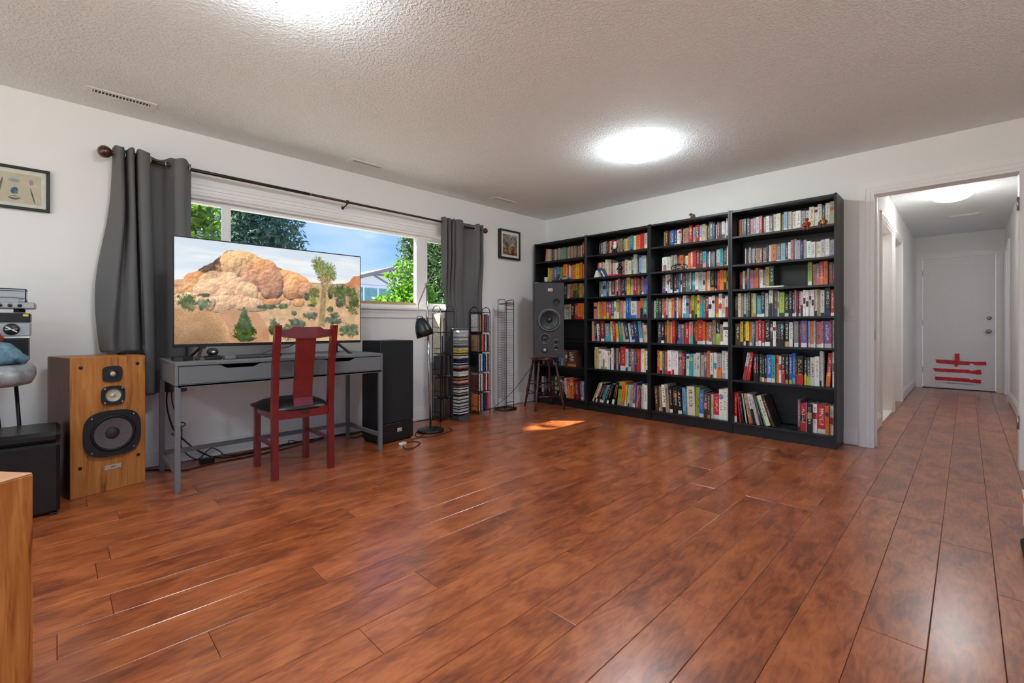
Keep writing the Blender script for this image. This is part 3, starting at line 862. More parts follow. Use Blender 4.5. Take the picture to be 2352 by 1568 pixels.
for y, a in ((2.875, 70), (2.925, -70), (2.972, 70), (3.10, -60), (3.335, 55), (3.27, -55)):
    ring(y, RX, R(a)).build('grommet', 'steel', cr_)

# ================================================================= pictures on the window wall
def frame(root, y0, y1, z0, z1, d, bw, mm, matw=0.0):
    x0, x1 = XW+.001, XW+d
    f = MB()
    f.cbox(x0, x1, y0, y1, z0, z0+bw, .002); f.build('frame_rail', mm, root)
    MB().cbox(x0, x1, y0, y1, z1-bw, z1, .002).build('frame_rail', mm, root)
    MB().cbox(x0, x1, y0, y0+bw, z0+bw, z1-bw, .002).build('frame_stile', mm, root)
    MB().cbox(x0, x1, y1-bw, y1, z0+bw, z1-bw, .002).build('frame_stile', mm, root)
    MB().box(x0, x1-.012, y0+bw, y1-bw, z0+bw, z1-bw).build('mat_board', 'cream', root)
y0, y1, z0, z1 = -.40, -.039, 1.664, 1.917
pl = empty('framed_print', (0,0,0)); tag(pl, 'black framed print of leaf shapes on a beige ground', 'picture')
frame(pl, y0, y1, z0, z1, .022, .016, 'black_plastic')
Hh, Ww = 110, 170
g = np.zeros((Hh, Ww, 3)); g[:] = (205, 188, 166)
g += (vnoise(Hh, Ww, 20, 3)[..., None]-.5)*26
yy, xx = np.mgrid[0:Hh, 0:Ww]/np.array([Hh, Ww])[:, None, None]
def ell(cx, cy, rx, ry, ang=0.0):
    dx, dy = (xx-cx), (yy-cy)*Hh/Ww
    a = math.radians(ang); u = dx*math.cos(a)+dy*math.sin(a); v = -dx*math.sin(a)+dy*math.cos(a)
    return (u/rx)**2+(v/ry)**2 < 1
def lens(cx, cy, l, h_, c):
    t = np.clip(1-((xx-cx)/l)**2, 0, 1); k = (np.abs((yy-cy)) < h_*t) & (np.abs(xx-cx) < l); g[k] = c
lens(.60, .25, .09, .06, (140, 160, 178)); lens(.60, .82, .09, .07, (96, 92, 90)); lens(.60, .80, .075, .025, (205, 188, 166))
lens(.25, .30, .08, .07, (150, 130, 110)); lens(.25, .75, .07, .08, (120, 126, 110)); lens(.10, .55, .04, .1, (110, 96, 86))
g[ell(.60, .58, .05, .075, 20)] = (72, 92, 128); g[ell(.625, .63, .03, .04)] = (90, 130, 150)
g[ell(.845, .25, .034, .06)] = (176, 140, 140); g[ell(.865, .70, .011, .17, -12)] = (92, 74, 64); g[ell(.40, .5, .018, .2, 10)] = (120, 104, 92)
paint_grid('art_print', (XW+.0108, y0+.045, z1-.04), (0, y1-y0-.082, 0), (0, 0, -(z1-z0-.076)), g, 'print', pl)
MB().box(XW+.014, XW+.016, y0+.016, y1-.016, z0+.016, z1-.016).build('glazing', 'glass', pl)
y0, y1, z0, z1 = 3.728, 4.078, 1.785, 2.14
pr = empty('framed_picture', (0,0,0)); tag(pr, 'deep black framed picture with a white mat in the corner', 'picture')
frame(pr, y0, y1, z0, z1, .043, .022, 'black_plastic')
Hh, Ww = 90, 80
n1, n2, n3 = vnoise(Hh, Ww, 14, 5, 5), vnoise(Hh, Ww, 9, 8, 5), vnoise(Hh, Ww, 6, 11, 4)
yy, xx = np.mgrid[0:Hh, 0:Ww]/np.array([Hh, Ww])[:, None, None]
g = np.zeros((Hh, Ww, 3)); top = np.array((150, 146, 138.)); bot = np.array((128, 92, 52.))
g[:] = top*(1-yy[...,None])+bot*yy[...,None]
g += (n1[...,None]-.5)*170 + (n3[...,None]-.5)*120
k = (np.hypot((xx-.42)/.26, (yy-.36)/.14) < 1); g[k] = g[k]*.5+np.array((96, 112, 152))*.5
k = n2 > .62; g[k] = g[k]*.4+np.array((40, 34, 28))*.6
paint_grid('picture_print', (XW+.0322, y0+.052, z1-.056), (0, y1-y0-.104, 0), (0, 0, -(z1-z0-.108)), g, 'print', pr)

# ================================================================= desk
DX0, DX1, DY0, DY1 = -3.822, -3.232, .474, 1.794
desk = empty('desk', (0,0,0)); tag(desk, 'long grey two-drawer desk with slim metal legs under the television', 'desk')
MB().cbox(DX0, DX1+.003, DY0, DY1, .738, .76, .003).build('desktop', 'grey_desk', desk)
bd = MB().box(DX0, DX1, DY0, DY0+.016, .625, .738).box(DX0, DX1, DY1-.016, DY1, .625, .738).box(DX0, DX0+.014, DY0+.016, DY1-.016, .625, .738).box(DX0+.014, DX1, DY0+.016, DY1-.016, .617, .627)
bd.box(DX0+.3, DX1-.02, (DY0+DY1)/2-.012, (DY0+DY1)/2+.012, .627, .738)
bd.box(DX1-.012, DX1, DY0+.016, DY1-.016, .612, .630).build('body', 'grey_desk', desk)
def drawer(a, b):
    c = (a+b)/2; zt, zb = .7345, .633
    poly = [(a, zb), (b, zb), (b, zt), (c+.125, zt), (c+.105, zt-.004), (c+.085, zt-.017), (c+.07, zt-.021), (c-.07, zt-.021), (c-.085, zt-.017), (c-.105, zt-.004), (c-.125, zt), (a, zt)]
    d_ = MB().prism(poly, 'X', DX1-.016, DX1).build('drawer', 'grey_desk', desk)
    MB().box(DX0+.03, DX1-.03, a+.01, b-.01, .636, .70).build('drawer_box', 'notch', d_)
mid = (DY0+DY1)/2
drawer(DY0+.019, mid-.002); drawer(mid+.002, DY1-.019)
lw = .028
for x in (DX0+lw/2, DX1-lw/2):
    for y in (DY0+lw/2, DY1-lw/2):
        MB().cbox(x-lw/2, x+lw/2, y-lw/2, y+lw/2, .004, .62, .002).box(x-lw/2+.002, x+lw/2-.002, y-lw/2+.002, y+lw/2-.002, 0, .004).build('leg', 'grey_desk', desk)
MB().cbox(DX0+.002, DX0+.022, DY0+lw, DY1-lw, .105, .135, .002).build('rear_rail', 'grey_desk', desk)
for y in (DY0, DY1-.022): MB().cbox(DX0+lw, DX1-lw, y+.001, y+.021, .105, .135, .002).build('side_rail', 'grey_desk', desk)

# ================================================================= television
tv = empty('television', (0,0,0)); tag(tv, 'large flat television showing desert boulders, standing on the grey desk', 'television')
TX, TY0, TY1, TZ0, TZ1 = -3.502, .502, 1.748, .838, 1.541
MB().cbox(TX-.014, TX, TY0, TY1, TZ0, TZ1, .003).build('bezel', 'black_plastic', tv)
MB().cbox(TX-.055, TX-.014, TY0+.18, TY1-.18, TZ0+.03, TZ0+.42, .012).build('rear_housing', 'black_plastic', tv)
def foot(y, s_):
    f = MB()
    f.bar((TX-.01, y, TZ0+.004), (TX+.115, y+s_*.05, .763), .016, .012).bar((TX-.01, y, TZ0+.004), (TX-.13, y+s_*.05, .763), .016, .012)
    f.cbox(TX+.095, TX+.135, y+s_*.05-.012, y+s_*.05+.012, .7605, .768, .002).cbox(TX-.15, TX-.11, y+s_*.05-.012, y+s_*.05+.012, .7605, .768, .002).cbox(TX-.018, TX+.001, y-.018, y+.018, TZ0-.012, TZ0+.012, .003)
    f.build('foot', 'black_plastic', tv)
foot(.66, -1); foot(1.55, 1)
MB().box(TX+.0003, TX+.0012, 1.105, 1.14, TZ0+.003, TZ0+.008).build('logo_plate', 'silver', tv)

def tv_picture(Hh=240, Ww=430):
    yy, xx = np.mgrid[0:Hh, 0:Ww]; t = yy/(Hh-1); s_ = xx/(Ww-1)
    n16, n6, n3 = vnoise(Hh, Ww, 40, 1, 5), vnoise(Hh, Ww, 14, 2, 5), vnoise(Hh, Ww, 5, 3, 3)
    spk = np.random.RandomState(9).rand(Hh, Ww)
    ns = vnoise(Hh, Ww//6+2, 16, 21, 4); ns = np.repeat(ns, 6, 1)[:, :Ww]
    ns = (ns + np.roll(ns, 3, 1) + np.roll(ns, -3, 1))/3
    img = np.zeros((Hh, Ww, 3))
    # sky with thin bands of cloud
    c0, c1, c2 = np.array((208, 220, 232.)), np.array((214, 226, 234.)), np.array((198, 214, 222.))
    f = np.clip(t/.36, 0, 1)[..., None]
    img[:] = c0*(1-f)+c1*f
    cl_ = np.clip((ns-.42)*3.2, 0, 1)[..., None]; img = img*(1-.65*cl_)+np.array((246, 246, 244))*.65*cl_
    glow = np.exp(-((t-.31)/.02)**2)*np.clip((s_-.5)*3, 0, 1); img += glow[..., None]*np.array((26, 8, -18))
    def line(pts):
        p = np.array(pts); return np.interp(s_[0], p[:, 0], p[:, 1])[None, :]
    # far hills and sand
    hz = line([(0,.40),(.06,.385),(.66,.345),(.74,.345),(.83,.345),(.9,.33),(.93,.30),(.955,.235),(.98,.23),(1,.22)])
    k = t > hz; sand = np.array((205, 168, 128.)); img[k] = (sand + ((n6[..., None]-.5)*46 + (n3[..., None]-.5)*28))[k]
    k = (t > hz) & (s_ > .88) & (t < .37); img[k] = (np.array((206, 138, 96)) + (n6[..., None]-.5)*50)[k]
    k = (t > hz) & (s_ > .64) & (s_ < .9) & (t < .355); img[k] = (np.array((132, 118, 116)) + (n6[..., None]-.5)*50)[k]
    # boulder mountain
    out = [(0,.43),(.03,.42),(.05,.387),(.085,.33),(.115,.27),(.165,.21),(.2,.145),(.227,.09),(.25,.072),(.295,.082),(.333,.088),(.37,.10),(.40,.125),(.426,.135),(.457,.152),(.482,.195),(.52,.225),(.557,.26),(.6,.265),(.62,.30),(.66,.315),(.684,.35),(.70,.42),(1,.6)]
    mt = line(out) + (n3-.5)*.012
    low = line([(0,.52),(.1,.60),(.2,.62),(.3,.62),(.42,.57),(.5,.55),(.58,.53),(.66,.45),(.7,.40),(1,.3)])
    mk = (t > mt) & (t < low+.02)
    base = np.array((206, 154, 104.)); lite = np.array((226, 184, 138.)); dark = np.array((136, 92, 60.))
    rock = base + (n16[..., None]-.5)*60 + (n6[..., None]-.5)*50
    up = np.clip((.33-t)/.25, 0, 1)[..., None]; rock = rock*(1-.3*up)+lite*.3*up
    crack = np.clip(1-np.abs(np.sin((s_*64 + n6*5)))*5, 0, 1)*(t < .3)*np.clip((n16-.38)*4, 0, 1); rock -= crack[..., None]*48
    hor = np.clip(1-np.abs(np.sin((t*58 + n6*6)))*6, 0, 1)*(t < .28)*np.clip((n6-.45)*4, 0, 1); rock -= hor[..., None]*46
    img[mk] = rock[mk]
    k = mk & (s_ > .07) & (s_ < .2) & (t - mt < .10) & (s_*0+n6 > .45); img[k] = img[k]*.62
    def boulder(cx, cy, rx, ry, c=base, tilt=0.0, soft=.75):
        u_, v_ = (s_-cx)*1.79, (t-cy); a_ = math.radians(tilt); U_ = u_*math.cos(a_)+v_*math.sin(a_); V_ = -u_*math.sin(a_)+v_*math.cos(a_)
        d = ((np.abs(U_)/(rx*1.79))**2.5+(np.abs(V_)/ry)**2.5)**.4
        kk = d < 1+(n6-.5)*.16
        sh = np.clip(1.0 - .20*(V_/ry) - .10*(U_/(rx*1.79)), .7, 1.18)
        edge = np.clip((d-soft)/(1-soft), 0, 1)**2*np.clip(.35+.8*V_/ry+.3*U_/(rx*1.79), 0, 1)
        cc = (c + (n16[..., None]-.5)*34 + (n6[..., None]-.5)*26 + (n3[..., None]-.5)*26)*sh[..., None]*(1-.55*edge[..., None]); img[kk] = cc[kk]
    O_ = np.array((206, 148, 100.)); P_ = np.array((190, 138, 104.)); T_ = np.array((210, 170, 132.)); L_ = np.array((222, 176, 128.))
    ridge = (t > mt) & (s_ > .06) & (s_ < .205) & (t < .30+(.2-s_)) ; img[ridge] = img[ridge]*.78
    for a in [(.30,.20,.10,.13,L_,-4,.85),(.255,.22,.05,.13,L_,8,.85),(.42,.24,.065,.11,O_,6,.85),(.10,.42,.06,.11,O_,-24,.8),(.165,.40,.06,.10,T_,-30,.8),(.235,.36,.05,.07,T_,-10,.8),(.20,.47,.12,.12,T_,-16,.85),(.25,.43,.05,.09,T_,-34,.8),(.36,.37,.058,.12,P_,-8,.78),(.285,.44,.05,.09,T_,-20,.78),(.32,.50,.065,.12,T_,12,.76),(.225,.52,.045,.06,T_,-6,.8),(.55,.36,.10,.13,O_,10,.85),(.60,.40,.07,.13,O_,14,.8),(.455,.38,.068,.17,P_,-3,.74),(.57,.43,.050,.12,O_,6,.76),(.645,.43,.04,.09,P_,18,.8),(.24,.61,.15,.085,T_,-4,.85),(.08,.61,.10,.10,T_,0,.85),(.34,.61,.10,.07,T_,6,.85),(.46,.575,.052,.035,O_,-6,.7),(.535,.585,.03,.028,T_,0,.7),(.605,.575,.036,.045,O_,0,.7)]: boulder(*a)
    ck = np.clip(1-np.abs(np.sin(s_*52 + n6*4.2))*7, 0, 1)*(t < .30)*(t > mt+.012)*(s_ > .2)*(s_ < .49)*np.clip((n16-.36)*5, 0, 1); img -= ck[..., None]*54
    hk = np.clip(1-np.abs(np.sin(t*46 + n6*5))*7, 0, 1)*(t < .30)*(t > mt+.012)*(s_ > .2)*(s_ < .49)*np.clip((n6-.42)*5, 0, 1); img -= hk[..., None]*40
    gy, gx = np.gradient(n6); relief = np.clip((gx*1.0+gy*1.4)*13, -1, 1)
    rk_ = (t > mt) & (t < low+.06) & (s_ < .70); img[rk_] += (relief[..., None]*np.array((30, 26, 20)))[rk_]
    # near boulders
    d_top = line([(0,.675),(.05,.668),(.12,.67),(.18,.70),(.215,.76),(.24,.86),(.25,1.02),(1,1.1)])
    gr = np.array((186, 142, 96.)) + (n16[..., None]-.5)*70 + (spk[..., None]-.5)*46
    k2 = t > line([(0,2),(.19,2),(.195,.675),(.30,.672),(.38,.69),(.42,.78),(.44,.86),(.445,.93),(.45,2),(1,2)]); img[k2] = (np.array((190, 142, 104)) + (n6[..., None]-.5)*34 + (spk[..., None]-.5)*26)[k2]
    k2 = t > d_top; sh = np.clip(1.08-((t-d_top)*1.1), .75, 1.1)[..., None]; img[k2] = (gr*sh)[k2]
    # scrub
    def bush(cx, cy, rx, ry, c, seed, pointed=False):
        nn = vnoise(Hh, Ww, 7, seed, 4)
        d = np.hypot((s_-cx)/rx, (t-cy)/ry)
        if pointed:
            f = np.clip((t-(cy-ry))/(2*ry), 0, 1); d = np.abs(s_-cx)/(rx*np.minimum(1, .12+1.35*f)*np.where(f > .9, 1-(f-.9)*5, 1)+1e-6); d = np.where((t < cy-ry) | (t > cy+ry), 9, d)
        kk = d + (nn-.5)*.95 + (spk-.5)*.3 < .84
        cc = np.array(c, float)*(0.45+1.05*nn[..., None]) - np.clip((t-cy)/ry, -.5, 1)[..., None]*12; img[kk] = cc[kk]
    G1, G2, G3 = (92, 108, 62), (100, 112, 88), (116, 122, 100)
    for a in [(.05,.60,.045,.09,(84,98,44),31),(.125,.62,.035,.06,(112,124,84),32),(.13,.535,.03,.022,(96,100,66),33),(.435,.63,.06,.03,(86,98,64),34),(.52,.62,.03,.035,(92,106,58),35),(.655,.51,.02,.045,(88,96,64),36),(.70,.46,.035,.07,(128,132,80),37),(.70,.545,.03,.055,(116,128,56),38),(.685,.60,.03,.02,(84,90,62),39),(.80,.47,.018,.06,(74,84,52),40),(.90,.44,.085,.10,(92,108,56),41),(.93,.52,.09,.13,(88,96,58),42),(.86,.56,.03,.07,(86,96,66),43),(.58,.69,.018,.032,(96,104,78),44),(.80,.645,.022,.05,(92,104,70),45),(.68,.715,.045,.05,(104,112,88),46),(.60,.80,.055,.055,(104,112,88),47),(.815,.77,.07,.05,(100,108,84),48),(.83,.71,.035,.04,(92,104,80),49),(.93,.88,.085,.09,(98,108,80),50),(.47,.84,.03,.10,(88,98,62),51),(.54,.90,.05,.10,(96,106,70),52),(.62,.93,.07,.07,(100,104,64),53),(.755,.92,.05,.05,(104,106,66),54)]: bush(*a)
    bush(.317, .815, .062, .175, (70, 88, 36), 60, True)
    # tall yucca tree
    def trunk(x0, y0, x1, y1, w0, w1, c):
        f = np.clip((t-y0)/(y1-y0), 0, 1); cx = x0+(x1-x0)*f; ww = w0+(w1-w0)*f
        kk = (t > y0) & (t < y1) & (np.abs(s_-cx) < ww+(n3-.5)*.006); img[kk] = (np.array(c)+(n3[..., None]-.5)*70)[kk]
    trunk(.765,.32,.745,.84,.014,.020,(158,134,98)); trunk(.742,.20,.756,.36,.013,.013,(176,152,112)); trunk(.795,.26,.768,.38,.013,.014,(176,150,110))
    rs_ = np.random.RandomState(77)
    def spike(cx, cy, ln, n_, col_):
        for _ in range(n_):
            a_ = rs_.uniform(0, 2*math.pi); L_2 = ln*rs_.uniform(.55, 1.0); dx_, dy_ = math.cos(a_)*L_2, math.sin(a_)*L_2*1.15
            if dy_ > ln*.75: continue
            k_ = np.linspace(0, 1, 26); c_ = np.array(col_)*rs_.uniform(.55, 1.25)
            ix = ((cx+dx_*k_/1.79)*(Ww-1)).astype(int).clip(0, Ww-1); iy = ((cy+dy_*k_)*(Hh-1)).astype(int).clip(0, Hh-1)
            img[iy, ix] = c_
    for (cx, cy, ln) in ((.728,.13,.085),(.738,.17,.08),(.742,.21,.07),(.795,.20,.095),(.785,.235,.085),(.80,.255,.08),(.762,.24,.06)): spike(cx, cy, ln, 150, (140, 150, 92))
    for (cx, cy, ln) in ((.745,.29,.05),(.79,.32,.05),(.768,.36,.045),(.76,.33,.04)): spike(cx, cy, ln, 70, (176, 150, 108))
    for (cx, cy, ln) in ((.812,.40,.05),(.822,.44,.045),(.80,.44,.04),(.70,.47,.05),(.96,.66,.06),(.94,.63,.05),(.065,.66,.05)): spike(cx, cy, ln, 80, (120, 122, 72))
    trunk(.915,.48,.912,.60,.012,.014,(176,140,104))
    return np.clip(img, 0, 255)
paint_grid('screen', (TX+.0006, TY0+.008, TZ1-.008), (0, TY1-TY0-.016, 0), (0, 0, -(TZ1-TZ0-.028)), tv_picture(), 'screen', tv)

# ================================================================= things on the desk
DT_ = .7605
sb = MB().prism([(-3.47,.49),(-3.36,.49),(-3.345,.53),(-3.37,.585),(-3.47,.585)], 'Z', DT_, DT_+.022).build('media_box', 'black_plastic'); tag(sb, 'flat black media box on the left end of the desk', 'media box')
wc = empty('webcam', (-3.455, .705, DT_)); tag(wc, 'round black webcam ball beside the left television foot', 'webcam')
MB().lathe([(0,0),(.03,0),(.031,.004),(.015,.008),(.010,.013),(.022,.02),(.031,.035),(.033,.046),(.028,.06),(.015,.069),(0,.071)], 24).build('housing', 'black_plastic', wc)
MB().lathe([(0,.034),(.009,.034),(.010,.031),(.010,.022)], 16, (0,0,0.043), 'X').build('lens', 'chrome', wc)
ct = MB().cbox(-3.40, -3.345, .645, .735, DT_, DT_+.02, .006).cbox(-3.385, -3.36, .65, .73, DT_+.02, DT_+.026, .003).build('remote_box', 'black_plastic'); tag(ct, 'small black adapter puck on the desk beside the grey box', 'adapter')
gb = MB().cbox(-3.37, -3.31, .742, .805, DT_, DT_+.024, .004).box(-3.3105, -3.3085, .755, .79, DT_+.006, DT_+.016).build('grey_box', 'grey_ring'); tag(gb, 'small grey plastic box at the front of the desk', 'box')
c_ = empty('power_cable', (0,0,0)); tag(c_, 'dark cable with a plug lying across the desktop', 'cable')
MB().tube(smooth_curve([(-3.35,.80,DT_+.006),(-3.33,.88,DT_+.005),(-3.34,.98,DT_+.005),(-3.36,1.03,DT_+.008),(-3.38,1.055,DT_+.012)], 24), .0045, 8).build('cord', 'cable', c_)
MB().lathe([(0,0),(.007,0),(.012,.03),(.012,.045),(0,.045)], 10, (0,0,0), 'Y').xf(Matrix.Translation((-3.382,1.055,DT_+.013)) @ Matrix.Rotation(R(18),4,'Z')).build('plug', 'black_plastic', c_)
c2 = MB().tube(smooth_curve([(-3.45,.79,DT_+.006),(-3.42,.88,DT_+.008),(-3.42,.96,DT_+.006),(-3.45,1.02,DT_+.03),(-3.48,1.10,DT_+.05),(-3.53,1.2,DT_+.06),(-3.56,1.25,DT_+.085)], 30), .004, 8).build('signal_cable', 'blue_cable'); tag(c2, 'thin blue cable looping up behind the television', 'cable')

# ================================================================= chair
ch = empty('chair', (0,0,0)); tag(ch, 'red lacquered wooden chair with black vinyl seat pushed to the desk', 'chair')
bx, fx = -3.09, -3.475
yl, yr = .966, 1.322
def post(y):
    pts = [(bx+.0,0),(bx-.004,.25),(bx-.008,.46),(bx+.012,.72),(bx+.055,.972)]
    m_ = MB(); w2, d2_ = .019, .019
    for (xa, za), (xb, zb) in zip(pts[:-1], pts[1:]): 
        m_.add([(xa-d2_,y-w2,za),(xa+d2_,y-w2,za),(xa+d2_,y+w2,za),(xa-d2_,y+w2,za),(xb-d2_,y-w2,zb),(xb+d2_,y-w2,zb),(xb+d2_,y+w2,zb),(xb-d2_,y+w2,zb)], [(0,3,2,1),(4,5,6,7),(0,1,5,4),(1,2,6,5),(2,3,7,6),(3,0,4,7)])
    m_.cbox(pts[-1][0]-.021, pts[-1][0]+.021, y-.021, y+.021, .966, .98, .004)
    m_.build('back_leg', 'red_lacquer', ch)
post(yl); post(yr)
for y in (yl+.006, yr-.022): MB().cbox(fx-.019, fx+.019, y-.019, y+.019, 0, .43, .003).build('front_leg', 'red_lacquer', ch)
for y in (yl+.004, yr-.012):
    MB().cbox(fx+.019, bx-.024, y-.009, y+.009, .195, .222, .002).build('stretcher', 'red_lacquer', ch)
    MB().cbox(fx+.019, bx-.026, y-.011, y+.011, .375, .43, .002).build('side_rail', 'red_lacquer', ch)
MB().cbox(bx-.020, bx+.004, yl+.019, yr-.019, .372, .432, .002).build('rear_rail', 'red_lacquer', ch)
MB().cbox(fx-.012, fx+.012, yl+.025, yr-.041, .375, .43, .002).build('front_rail', 'red_lacquer', ch)
MB().box(bx+.0042, bx+.0056, 1.12, 1.18, .392, .416).build('maker_label', 'cherry_ball', ch)
c = (yl+yr)/2
tr = [(yl+.019,.905),(c-.075,.893),(c+.075,.893),(yr-.019,.905),(yr-.019,.95),(c+.11,.952),(c+.085,.968),(c-.085,.968),(c-.11,.952),(yl+.019,.95)]
MB().prism(tr, 'X', bx+.028, bx+.054).build('top_rail', 'red_lacquer', ch)
sp = MB(); zs = [.43,.50,.58,.66,.74,.82,.90]; xs = [bx-.010,bx-.022,bx-.016,bx-.002,bx+.014,bx+.028,bx+.038]
wd_ = [.062,.060,.059,.059,.060,.061,.063]
for i in range(6):
    a = [(xs[i]-.008,c-wd_[i],zs[i]),(xs[i]+.008,c-wd_[i],zs[i]),(xs[i]+.008,c+wd_[i],zs[i]),(xs[i]-.008,c+wd_[i],zs[i])]
    b = [(xs[i+1]-.008,c-wd_[i+1],zs[i+1]),(xs[i+1]+.008,c-wd_[i+1],zs[i+1]),(xs[i+1]+.008,c+wd_[i+1],zs[i+1]),(xs[i+1]-.008,c+wd_[i+1],zs[i+1])]
    sp.add(a+b, [(0,3,2,1),(4,5,6,7),(0,1,5,4),(1,2,6,5),(2,3,7,6),(3,0,4,7)])
sp.build('splat', 'red_lacquer', ch)
# domed seat pad
cu = MB(); nx, ny = 14, 16; v = []
for j in range(ny+1):
    for i in range(nx+1):
        a, b = i/nx*2-1, j/ny*2-1
        ex = (fx+bx)/2-.012 + a*.215*(1-.10*b*b*abs(a)); ey = c-.004 + b*(.226 - .030*(a+1)/2)*(1-.08*a*a)
        v.append((ex, ey, .437 + .048*(1-abs(a)**4)*(1-abs(b)**4)))
f = [(j*(nx+1)+i, j*(nx+1)+i+1, (j+1)*(nx+1)+i+1, (j+1)*(nx+1)+i) for j in range(ny) for i in range(nx)]
cu.add(v, f, True)
rim = [j for j in range(nx+1)] + [(k+1)*(nx+1)-1 for k in range(1, ny+1)] + [ny*(nx+1)+i for i in range(nx-1,-1,-1)] + [k*(nx+1) for k in range(ny-1,0,-1)]
o_ = len(cu.v); cu.v += [(cu.v[i][0]*1, cu.v[i][1], .424) for i in rim]
n_ = len(rim)
for k in range(n_): cu.f.append((rim[k], o_+k, o_+(k+1)%n_, rim[(k+1)%n_])); cu.smooth.append(True)
cu.f.append(tuple(o_+k for k in range(n_))); cu.smooth.append(False)
cu.build('seat_pad', 'black_vinyl', ch)

# ================================================================= big veneered loudspeaker on the left
def squircle(r, n=40, p=4.0):
    out = []
    for k in range(n):
        a = 2*math.pi*k/n; c_, s_ = math.cos(a), math.sin(a)
        q = (abs(c_)**p+abs(s_)**p)**(-1/p); out.append((r*q*c_, r*q*s_))
    return out
def plate_ring(root, name, mm, y, z, x0, x1, r, hole, p=4.0):
    """squared frame plate with a round hole, facing +x"""
    n = 40; o = squircle(r, n, p); v = []
    for x in (x0, x1):
        for (a, b) in o: v.append((x, y+a, z+b))
        for k in range(n):
            t = 2*math.pi*k/n; v.append((x, y+hole*math.cos(t), z+hole*math.sin(t)))
    f = []
    for k in range(n):
        k2 = (k+1) % n
        f += [(2*n+k, 2*n+k2, 3*n+k2, 3*n+k), (k, n+k, n+k2, k2), (k, k2, 2*n+k2, 2*n+k), (n+k, 3*n+k, 3*n+k2, n+k2)]
    return MB().add(v, f).build(name, mm, root)
def cone(root, name, mm, y, z, prof, seg=32): return MB().lathe(prof, seg, (0, y, z), 'X', caps=False).build(name, mm, root)
spk = empty('loudspeaker', (-3.535, .044, 0), R(15.6)); tag(spk, 'large three-way loudspeaker in golden wood veneer on the floor', 'loudspeaker')
SW, SD, SH = .352, .345, .79
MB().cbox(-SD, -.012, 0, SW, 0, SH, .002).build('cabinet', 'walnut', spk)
MB().cbox(-.012, 0, 0, SW, 0, SH, .002).build('baffle', 'oak', spk)
MB().box(-SD+.004, -.014, .004, SW-.004, SH+.0001, SH+.0025).build('top_veneer', 'oak', spk)
for (y, z, r, hole, p, th) in ((.186,.690,.046,.026,4.0,.012),(.189,.562,.056,.040,3.4,.014),(.187,.340,.134,.108,3.2,.020)):
    plate_ring(spk, 'driver_frame', 'ring', y, z, .0005, th, r, hole, p)
cone(spk, 'tweeter', 'cone_dark', .186, .690, [(.026,.010),(.022,.014),(.016,.012),(.013,.006),(.006,.010),(0,.013)])
cone(spk, 'tweeter_dome', 'tweeter', .186, .690, [(.014,.008),(.012,.013),(.007,.0165),(0,.018)])
cone(spk, 'midrange_surround', 'grey_ring', .189, .562, [(.040,.012),(.038,.016),(.034,.012)])
cone(spk, 'midrange_cone', 'tweeter', .189, .562, [(.034,.012),(.016,.003),(.012,.004)])
cone(spk, 'midrange_cap', 'plate', .189, .562, [(.013,.004),(.011,.009),(.006,.012),(0,.013)])
cone(spk, 'woofer_surround', 'rubber', .187, .340, [(.108,.016),(.104,.023),(.099,.025),(.094,.023),(.090,.017)], 48)
cone(spk, 'woofer_cone', 'cone', .187, .340, [(.091,.018),(.034,.002),(.030,.002)], 48)
cone(spk, 'woofer_cap', 'dustcap', .187, .340, [(.035,.002),(.031,.009),(.02,.015),(0,.018)])
for (y, z) in ((.045,.735),(.310,.742),(.042,.166),(.314,.178)):
    MB().lathe([(0,.004),(.007,.003),(.010,.0005)], 14, (0, y, z), 'X', caps=False).build('grille_socket', 'rubber', spk)
for a in (45, 135, 225, 315):
    for (y, z, r) in ((.187,.340,.140),(.189,.562,.058)):
        MB().lathe([(.006,.0140),(.005,.0215),(0,.022)], 10, (0, y+r*math.cos(R(a)), z+r*math.sin(R(a))), 'X', caps=False).build('screw', 'steel', spk)
nm = MB().cbox(.0003, .003, .150, .228, .124, .152, .001).build('name_plate', 'plate', spk)
MB().box(.003, .0034, .178, .202, .137, .142).build('plate_lettering', 'badge_ink', nm)
ck = MB().tube(smooth_curve([(-3.80,.33,.795),(-3.76,.26,.80),(-3.72,.30,.815),(-3.74,.37,.80),(-3.80,.38,.796),(-3.79,.30,.80)], 40), .006, 8).build('coiled_cable', 'cable'); tag(ck, 'black cable coiled on top of the veneered loudspeaker', 'cable')

# black vinyl cube
ot = empty('storage_cube', (0,0,0)); tag(ot, 'black vinyl storage cube with a padded lid on the floor', 'ottoman')
MB().cbox(-3.665, -3.318, -.41, .004, .012, .372, .014).build('body', 'black_vinyl', ot)
MB().cbox(-3.668, -3.314, -.413, .006, .374, .43, .018).build('lid', 'black_vinyl', ot)
for x in (-3.64, -3.34):
    for y in (-.385, -.02): MB().cbox(x-.015, x+.015, y-.015, y+.015, 0, .012, .002).build('foot', 'rubber', ot)
# foreground veneered cabinet
nc = empty('veneer_cabinet', (-1.67, -.046, 0), R(39.7)); tag(nc, 'amber wood-veneer cabinet corner nearest the viewer at lower left', 'cabinet')
MB().cbox(-.012, 0, -.40, 0, 0, .60, .002).build('front_panel', 'oak_near', nc)
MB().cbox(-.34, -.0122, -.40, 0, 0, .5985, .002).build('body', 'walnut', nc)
MB().cbox(-.34, -.0005, -.3995, -.0005, .5987, .604, .002).build('top', wood('amber_veneer_top', (150, 96, 62), (186, 130, 92), (206, 154, 116), .4, 'Y'), nc)

